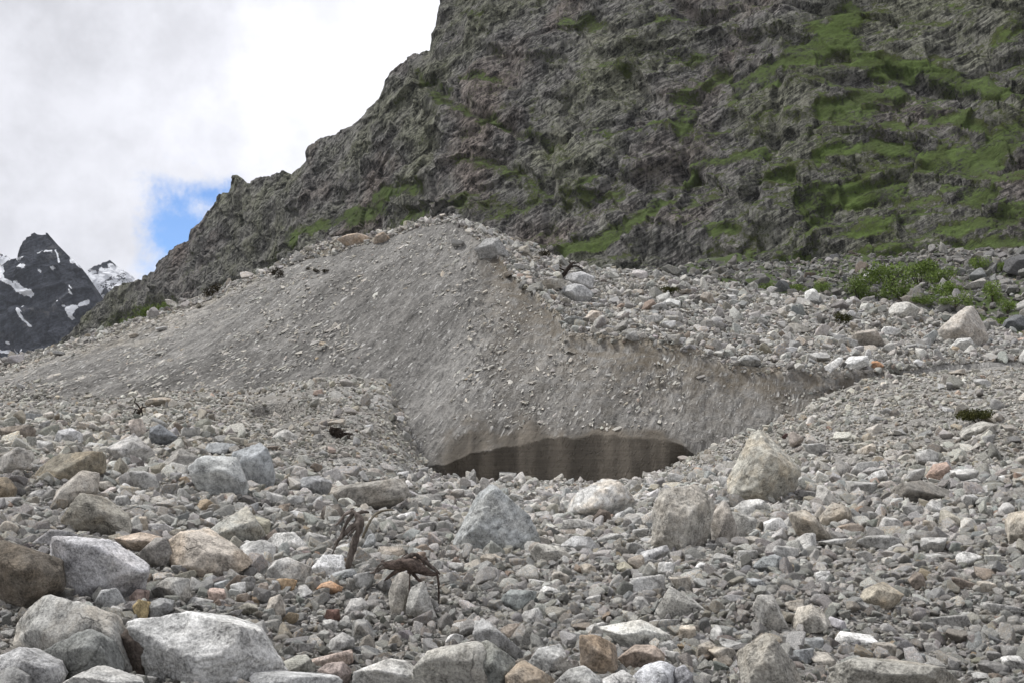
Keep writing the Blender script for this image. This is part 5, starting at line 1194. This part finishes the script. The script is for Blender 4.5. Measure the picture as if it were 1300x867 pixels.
M_LEAF = plain_mat('bush_leaf', (.085, .13, .025), (.18, .25, .05), 1.2, .7, .2, .01)
M_DRYLEAF = plain_mat('withered_leaf', (.022, .018, .011), (.060, .048, .026), 2.0, .9)
M_MOSSY = plain_mat('turf_blade', (.030, .034, .010), (.085, .085, .024), 2.0, .85)
M_STEM = plain_mat('stem_bark', (.035, .028, .02), (.09, .075, .055), 6.0, .9)
M_WOOD = plain_mat('driftwood', (.040, .030, .024), (.155, .128, .110), 3.0, .9, .9, .03, (5, 5, 1.2))
M_ROOT = plain_mat('dark_root', (.035, .026, .021), (.135, .102, .085), 3.0, .9, .9, .02, (4, 4, 1.5))
M_TWIG = plain_mat('dead_twig', (.014, .011, .009), (.045, .034, .027), 8.0, .9)

def plant(name, px, py, w, h, mat, label, cat, group, n=900, leaf=.045, seed=0, lumps=7, upright=.3, dmin=8.0, stems=5, d=None):
    r = np.random.default_rng(300 + seed)
    x, y, z = ground_at(px, py, dmin)
    if d: y = d; x = float(at(px, py, d)[0]); z = float(gz(x, d))
    k = y / F; k *= 1.45 if name == 'bush' and px > 900 else 1.0; W, Hh = w * k, h * k
    root = holder(name, (x, y, z - .02 * Hh), label, cat, group)
    V, Fc = leaves(r, n, W, Hh, leaf * (W + Hh), lumps, upright)
    mesh_from('foliage', V, Fc, [mat], False, parent=root)
    L = []
    for s in range(stems):
        q = np.array([r.uniform(-.3, .3) * W, r.uniform(-.2, .2) * W, r.uniform(.4, .75) * Hh])
        L.append(([(0, 0, -.05 * Hh), q * .5 + r.normal(0, .03, 3) * W, q], [.02 * W, .013 * W, .005 * W]))
    tubes_mesh('stem', L, M_STEM, root, (0, 0, 0))
    return root

GB = 'green bushes on the slope behind the mound'
for i, (px, py, w, h, lb) in enumerate([
    (1089, 382, 26, 25, 'rounded bright green bush at the near end of the green row behind the mound'),
    (1127, 368, 42, 30, 'widest green bush standing tallest in the middle of the bush row'),
    (1168, 366, 36, 30, 'tall green bush directly beside the widest one in the bush row'),
    (1143, 384, 34, 23, 'green bush in front of the two tallest bushes of the row'),
    (1172, 391, 24, 13, 'low pale green bush behind the pale ridged boulder'),
    (1202, 379, 26, 18, 'dark green bush above the low bush behind the peaked boulder'),
    (1212, 392, 26, 16, 'squat green bush just behind the tip of the peaked boulder'),
    (1261, 388, 17, 25, 'narrow upright green bush alone above the dark blue slope boulder'),
    (1279, 399, 16, 14, 'small yellowish green bush between the narrow upright bush and the dark blue boulder'),
    (1242, 348, 18, 16, 'round dark green bush highest on the stony slope'),
    (1272, 345, 14, 10, 'small green tuft beside the highest round bush on the slope'),
    (1044, 374, 16, 13, 'small green bush just right of the white square skyline stone'),
    (1012, 374, 20, 11, 'low green bush just left of the white square skyline stone'),
    (1197, 364, 28, 17, 'spreading green bush at the far end of the tall bush row'),
    (1262, 416, 26, 10, 'flat green bush below the narrow upright bush'),
    (1294, 431, 16, 8, 'low green bush at the photo edge below the dark blue slope boulder'),
    (975, 372, 26, 8, 'low strip-like green bush on the far mound skyline'),
    (1115, 383, 18, 10, 'small dark bush at the foot of the widest green bush')]):
    b = plant('bush', px, py, w, h, M_LEAF, lb, 'bush', GB, 1500, .030, i, 9, .25, 132.0)
for i, (px, py, w, h, lb) in enumerate([(163, 424, 22, 18, 'small green bush lowest behind the western crest of the mound'), (186, 416, 30, 26, 'widest green bush peeping over the western crest of the mound'), (207, 408, 20, 20, 'green bush highest of the three behind the western crest')]):
    plant('bush', px, py, w, h, M_LEAF, lb, 'bush', 'bushes behind the western crest', 1300, .03, 40 + i, 8, .2, 100.0, d=116.2)
plant('shrub', 1067, 414, 28, 21, M_MOSSY, 'dark green shrub growing among pale stones on the mound top', 'shrub', None, 1200, .035, 50, 7, .2)
plant('turf_clump', 1243, 538, 52, 20, M_MOSSY, 'mossy green turf clump lying on the gravel slope above a pale rock', 'turf', None, 2600, .030, 51, 9, .5, stems=3)
plant('turf_clump', 845, 378, 34, 14, M_MOSSY, 'dark green turf mat sliding off the mound top near the white stone', 'turf', None, 1400, .035, 52, 7, .1, stems=3)
plant('dry_bush', 269, 378, 22, 20, M_DRYLEAF, 'dark withered bush lower on the western crest, beside a green bank', 'bush', None, 900, .04, 53, 6, .4)
plant('dry_bush', 351, 355, 18, 16, M_DRYLEAF, 'dark withered bush on the crest between the green bank and the summit', 'bush', None, 800, .04, 54, 6, .4)
plant('dry_bush', 692, 328, 18, 11, M_DRYLEAF, 'brown withered tuft on the skyline right of the lone crest boulder', 'bush', None, 700, .045, 55, 5, .2)
for i, (px, py, w, h, lb) in enumerate([(389, 344, 9, 5, 'smallest dark turf scrap on the upper face below the tan outcrop'), (403, 348, 14, 8, 'dark turf scrap in the middle of three on the upper face'), (415, 347, 14, 7, 'dark turf scrap on the summit side of three on the upper face')]):
    plant('turf_scrap', px, py, w, h, M_DRYLEAF, lb, 'turf', 'dark turf scraps on the upper face', 420, .05, 60 + i, 4, .1, stems=2)

def wood(name, ox, oy, s, basexy, limbs, mats, label, cat, toward=0.0):
    """limbs: (part name, [(x, y, lift towards the viewer)], [radii]) in enlarged-crop coordinates, set at the ground depth under basexy"""
    bx, by = ox + basexy[0] / s, oy + basexy[1] / s
    x, y, z = ground_at(bx, by)
    root = holder(name, (x, y, z), label, cat)
    k = y / F / s
    for pn, P, rad in limbs:
        L = []
        for (qx, qy, dz) in P:
            q = at(ox + qx / s, oy + qy / s, y); q[1] -= dz * k; q = q * 1.0
            L.append(q)
        o = tubes_mesh(pn, [(L, [a * k for a in rad])], mats.get(pn, M_WOOD), root, (x, y, z))
    return root

M_GREYWOOD = plain_mat('grey_driftwood', (.060, .048, .040), (.235, .20, .175), 3.0, .9, 1.0, .03, (6, 6, 1.2))
wood('driftwood', 400, 630, 6.194, (245, 590), [
    ('trunk', [(300, 110, 0), (335, 150, 20), (358, 195, 30), (345, 270, 30), (312, 370, 20), (280, 470, 10), (240, 590, 0)], [10, 28, 34, 30, 28, 27, 18]),
    ('branch', [(310, 120, 10), (262, 190, 30), (225, 270, 40), (180, 360, 20), (128, 465, 0)], [17, 13, 11, 8, 4]),
    ('branch', [(330, 200, 20), (275, 255, 50), (215, 315, 60), (160, 372, 60)], [20, 20, 14, 5]),
    ('branch', [(300, 115, 0), (240, 140, 30), (200, 195, 50), (165, 225, 60)], [14, 12, 9, 4]),
    ('branch', [(325, 140, 0), (370, 120, -20), (420, 128, -40)], [18, 13, 6]),
    ('branch', [(300, 120, 0), (285, 100, 0), (310, 92, 0)], [14, 10, 4]),
    ('branch', [(330, 240, 40), (290, 280, 60), (262, 330, 70)], [12, 9, 4]),
    ('root', [(370, 330, -20), (410, 230, -40), (460, 150, -60), (530, 116, -80), (615, 112, -100)], [9, 11, 10, 9, 5])],
    {'trunk': M_GREYWOOD, 'branch': M_GREYWOOD, 'root': plain_mat('pale_root', (.13, .11, .08), (.25, .225, .175), 3.0)}, 'upright dead driftwood trunk with broken branches among the stones', 'driftwood')
wood('root_stump', 400, 630, 6.194, (735, 845), [
    ('trunk', [(545, 525, 60), (620, 530, 60), (690, 522, 60), (760, 530, 50), (830, 560, 30), (900, 598, 10), (965, 615, -10)], [20, 36, 44, 50, 42, 24, 6]),
    ('branch', [(640, 530, 40), (700, 490, 30), (770, 455, 20), (820, 470, 10), (880, 520, 0), (945, 575, 0), (985, 610, 0)], [12, 17, 18, 17, 15, 12, 6]),
    ('branch', [(600, 530, 50), (540, 545, 70), (480, 585, 80), (440, 590, 80)], [20, 15, 11, 5]),
    ('branch', [(570, 530, 50), (530, 520, 80), (490, 560, 90), (480, 600, 95)], [13, 9, 7, 3]),
    ('branch', [(560, 520, 50), (530, 500, 60), (575, 488, 70)], [10, 7, 3]),
    ('root', [(742, 560, 40), (746, 640, 50), (742, 740, 40), (728, 850, 0)], [14, 9, 7, 4]),
    ('root', [(955, 590, 0), (970, 660, 10), (974, 760, 10), (972, 870, 0)], [10, 9, 8, 4]),
    ('root', [(740, 560, 30), (790, 620, 50), (835, 655, 60), (878, 668, 60)], [18, 13, 9, 4]),
    ('root', [(720, 545, 20), (650, 575, 50), (600, 612, 60), (550, 655, 50)], [24, 20, 14, 5]),
    ('root', [(800, 560, 20), (850, 600, 40), (920, 612, 50)], [16, 12, 5]),
    ('root', [(860, 500, 10), (870, 475, 0), (895, 530, 0), (930, 560, -10)], [9, 7, 6, 3]),
    ('root', [(700, 500, 30), (690, 470, 10), (730, 445, 0)], [9, 6, 3]),
    ('root', [(820, 470, 10), (850, 500, 30), (858, 560, 40), (840, 600, 40)], [10, 9, 7, 4])],
    {'trunk': plain_mat('torn_wood', (.045, .034, .028), (.20, .155, .132), 3.0, .9, 1.0, .03, (3, 6, 6)), 'branch': M_GREYWOOD, 'root': M_ROOT}, 'dark brown torn root stump lying over stones, right of the driftwood trunk', 'stump')
wood('dead_branch', 140, 490, 10.833, (400, 440), [
    ('trunk', [(300, 450, 0), (360, 400, 20), (410, 350, 20), (440, 300, 10), (500, 285, 0)], [12, 18, 26, 14, 6]),
    ('twig', [(410, 350, 10), (360, 320, 20), (320, 400, 30)], [12, 9, 5]),
    ('twig', [(420, 320, 0), (375, 255, 0), (335, 215, 0), (345, 170, 0), (300, 130, 0)], [11, 9, 8, 7, 4]),
    ('twig', [(415, 330, 0), (440, 260, -10), (430, 230, -10)], [9, 6, 3]),
    ('twig', [(390, 320, 0), (320, 310, 20), (260, 290, 30)], [8, 5, 3]),
    ('twig', [(430, 340, 0), (445, 390, 10), (430, 440, 0)], [12, 8, 5])],
    {'trunk': M_TWIG, 'twig': M_TWIG}, 'spiky dead branch on the gravel in front of the flat ochre slab', 'branch')
wood('dead_branch', 590, 280, 7.222, (925, 545), [
    ('trunk', [(880, 540, 0), (930, 470, 10), (975, 410, 10), (1010, 380, 0)], [16, 20, 16, 6]),
    ('twig', [(930, 470, 0), (860, 440, 20), (845, 455, 20)], [10, 7, 4]),
    ('twig', [(960, 430, 0), (1030, 420, 0), (1085, 460, 0)], [11, 9, 5]),
    ('twig', [(930, 480, 0), (900, 520, 30), (860, 530, 40)], [10, 8, 5]),
    ('twig', [(985, 410, 0), (960, 380, -10), (975, 360, -10)], [8, 5, 3]),
    ('twig', [(1000, 400, 0), (1040, 390, 0), (1060, 400, 0)], [7, 5, 3]),
    ('twig', [(905, 525, 0), (780, 530, 20), (700, 545, 30)], [6, 5, 3])],
    {'trunk': M_TWIG, 'twig': M_TWIG}, 'tangled dead twigs on the crest behind two grey boulders', 'branch')
rr = np.random.default_rng(8); limbs = []
for q in range(16):
    x0 = rr.uniform(350, 560); y0 = rr.uniform(370, 480) * .6 + (x0 - 350) * .35 + 130
    a = rr.uniform(-.3, 1.6); l = rr.uniform(50, 130)
    limbs.append(('root', [(x0, y0, rr.uniform(0, 60)), (x0 + math.cos(a) * l * .5 + rr.uniform(-20, 20), y0 + math.sin(a) * l * .5, rr.uniform(40, 100)), (x0 + math.cos(a) * l, y0 + math.sin(a) * l * .7, rr.uniform(0, 60))], [14, 11, 5]))
limbs.insert(0, ('trunk', [(345, 395, 30), (420, 420, 50), (490, 470, 40), (560, 505, 10)], [30, 38, 36, 18]))
wood('root_bundle', 380, 500, 8.667, (480, 515), limbs, {'trunk': M_TWIG, 'root': M_TWIG}, 'black bundle of roots under a stone on the gravel fan', 'roots')


# ------------------------------------------------------------------ air
HZ = 0.000025
bm = bmesh.new(); bmesh.ops.create_cube(bm, size=1.0)
bmesh.ops.scale(bm, vec=(10400, 10400, 1000), verts=bm.verts); bmesh.ops.translate(bm, vec=(0, 0, 500 - 15.0), verts=bm.verts)
hm_ = bpy.data.meshes.new('haze'); bm.to_mesh(hm_); bm.free()
hz = bpy.data.objects.new('haze', hm_); COL.objects.link(hz); tag(hz, 'thin pale mountain air', 'haze', kind='stuff')
m_, nt_ = new_mat('air'); Nh = NT(nt_)
vol = Nh.n('ShaderNodeVolumePrincipled'); vol.inputs['Color'].default_value = (.86, .91, 1, 1); vol.inputs['Density'].default_value = HZ
nt_.links.new(vol.outputs[0], nt_.nodes.new('ShaderNodeOutputMaterial').inputs['Volume']); hm_.materials.append(m_)
# ------------------------------------------------------------------ sky and light
SUN_EL, SUN_AZ = 60.0, -66.0      # azimuth measured from the view direction towards the right
to_sun = Vector((math.sin(R(SUN_AZ)) * math.cos(R(SUN_EL)), math.cos(R(SUN_AZ)) * math.cos(R(SUN_EL)), math.sin(R(SUN_EL))))
sl = bpy.data.lights.new('sun', 'SUN'); sl.energy = 2.6; sl.angle = R(11); sl.color = (1.0, .98, .955)
so_ = bpy.data.objects.new('sun', sl); COL.objects.link(so_)
so_.rotation_euler = to_sun.to_track_quat('Z', 'Y').to_euler()

wd = bpy.data.worlds.new('World'); SC.world = wd; wd.use_nodes = True
nt = wd.node_tree; nt.nodes.clear(); N = NT(nt)
skyt = nt.nodes.new('ShaderNodeTexSky'); skyt.sky_type = 'NISHITA'; skyt.sun_disc = False
skyt.sun_elevation = R(SUN_EL); skyt.sun_rotation = R(SUN_AZ); skyt.altitude = 2000; skyt.air_density = 1.0; skyt.dust_density = .3
dirv = N.n('ShaderNodeTexCoord').outputs['Generated']
sp_ = N.n('ShaderNodeSeparateXYZ', Vector=dirv)
yy = N.math('MAXIMUM', sp_.outputs[1], .05)
A_ = N.math('DIVIDE', sp_.outputs[0], yy); E_ = N.math('DIVIDE', sp_.outputs[2], yy)
def ae(px, py):
    x, y, z = ray(px, py); return float(x / y), float(z / y)
def blob(px, py, rx, ry):
    a0, e0 = ae(px, py)
    u = N.math('DIVIDE', N.math('SUBTRACT', A_, a0), rx / F); v = N.math('DIVIDE', N.math('SUBTRACT', E_, e0), ry / F)
    return N.math('SQRT', N.math('ADD', N.math('MULTIPLY', u, u), N.math('MULTIPLY', v, v)))
cn = N.noise(dirv, 15.0, 8, .62); cn2 = N.noise(dirv, 3.2, 6, .55); cn3 = N.noise(dirv, 38.0, 7, .65)
m1 = N.math('MINIMUM', blob(232, 295, 70, 84), blob(268, 246, 62, 32))
hole = N.math('SUBTRACT', 1.0, m1)
hole = N.math('ADD', hole, N.math('MULTIPLY', N.math('SUBTRACT', cn, .5), 1.7))
hole = N.math('ADD', hole, N.math('MULTIPLY', N.math('SUBTRACT', cn3, .5), 1.5))
front = N.ramp(sp_.outputs[1], .3, .6)
hole = N.math('MULTIPLY', N.ramp(hole, -.12, .80), front)
glow = N.ramp(blob(480, 120, 330, 330), 0, 1.3, 1, 0)
cl = N.math('ADD', N.ramp(cn2, .3, .7, .50, .60), N.math('MULTIPLY', N.math('MULTIPLY', glow, front), .28))
cl = N.math('ADD', cl, N.ramp(cn, .25, .75, -.09, .07))
cloud = N.mix(N.ramp(cl, .7, 1.0), (.97, .98, 1.05), (1.02, 1.02, 1.02))
cloud = N.mix(1.0, cloud, N.n('ShaderNodeCombineColor', Red=cl, Green=cl, Blue=cl).outputs[0], 'MULTIPLY')
SKYK = .085
blue = N.vmath('SCALE', skyt.outputs[0]); nt.nodes[-1].inputs[3].default_value = SKYK
blue = N.vmath('MULTIPLY', blue, (.70, .93, 1.22))
inv = N.mix(hole, cloud, blue)
bg = N.n('ShaderNodeBackground', Color=inv, Strength=1.0)
N.n('ShaderNodeOutputWorld', Surface=bg.outputs[0])

SC.view_settings.view_transform = 'Standard'; SC.view_settings.look = 'None'
SC.view_settings.exposure = 0.55; SC.view_settings.gamma = 1.0; SC.view_settings.use_curve_mapping = False
SC.render.engine = 'CYCLES'
SC.cycles.volume_bounces = 1; SC.cycles.max_bounces = 5; SC.cycles.diffuse_bounces = 3; SC.cycles.glossy_bounces = 2; SC.cycles.transmission_bounces = 2
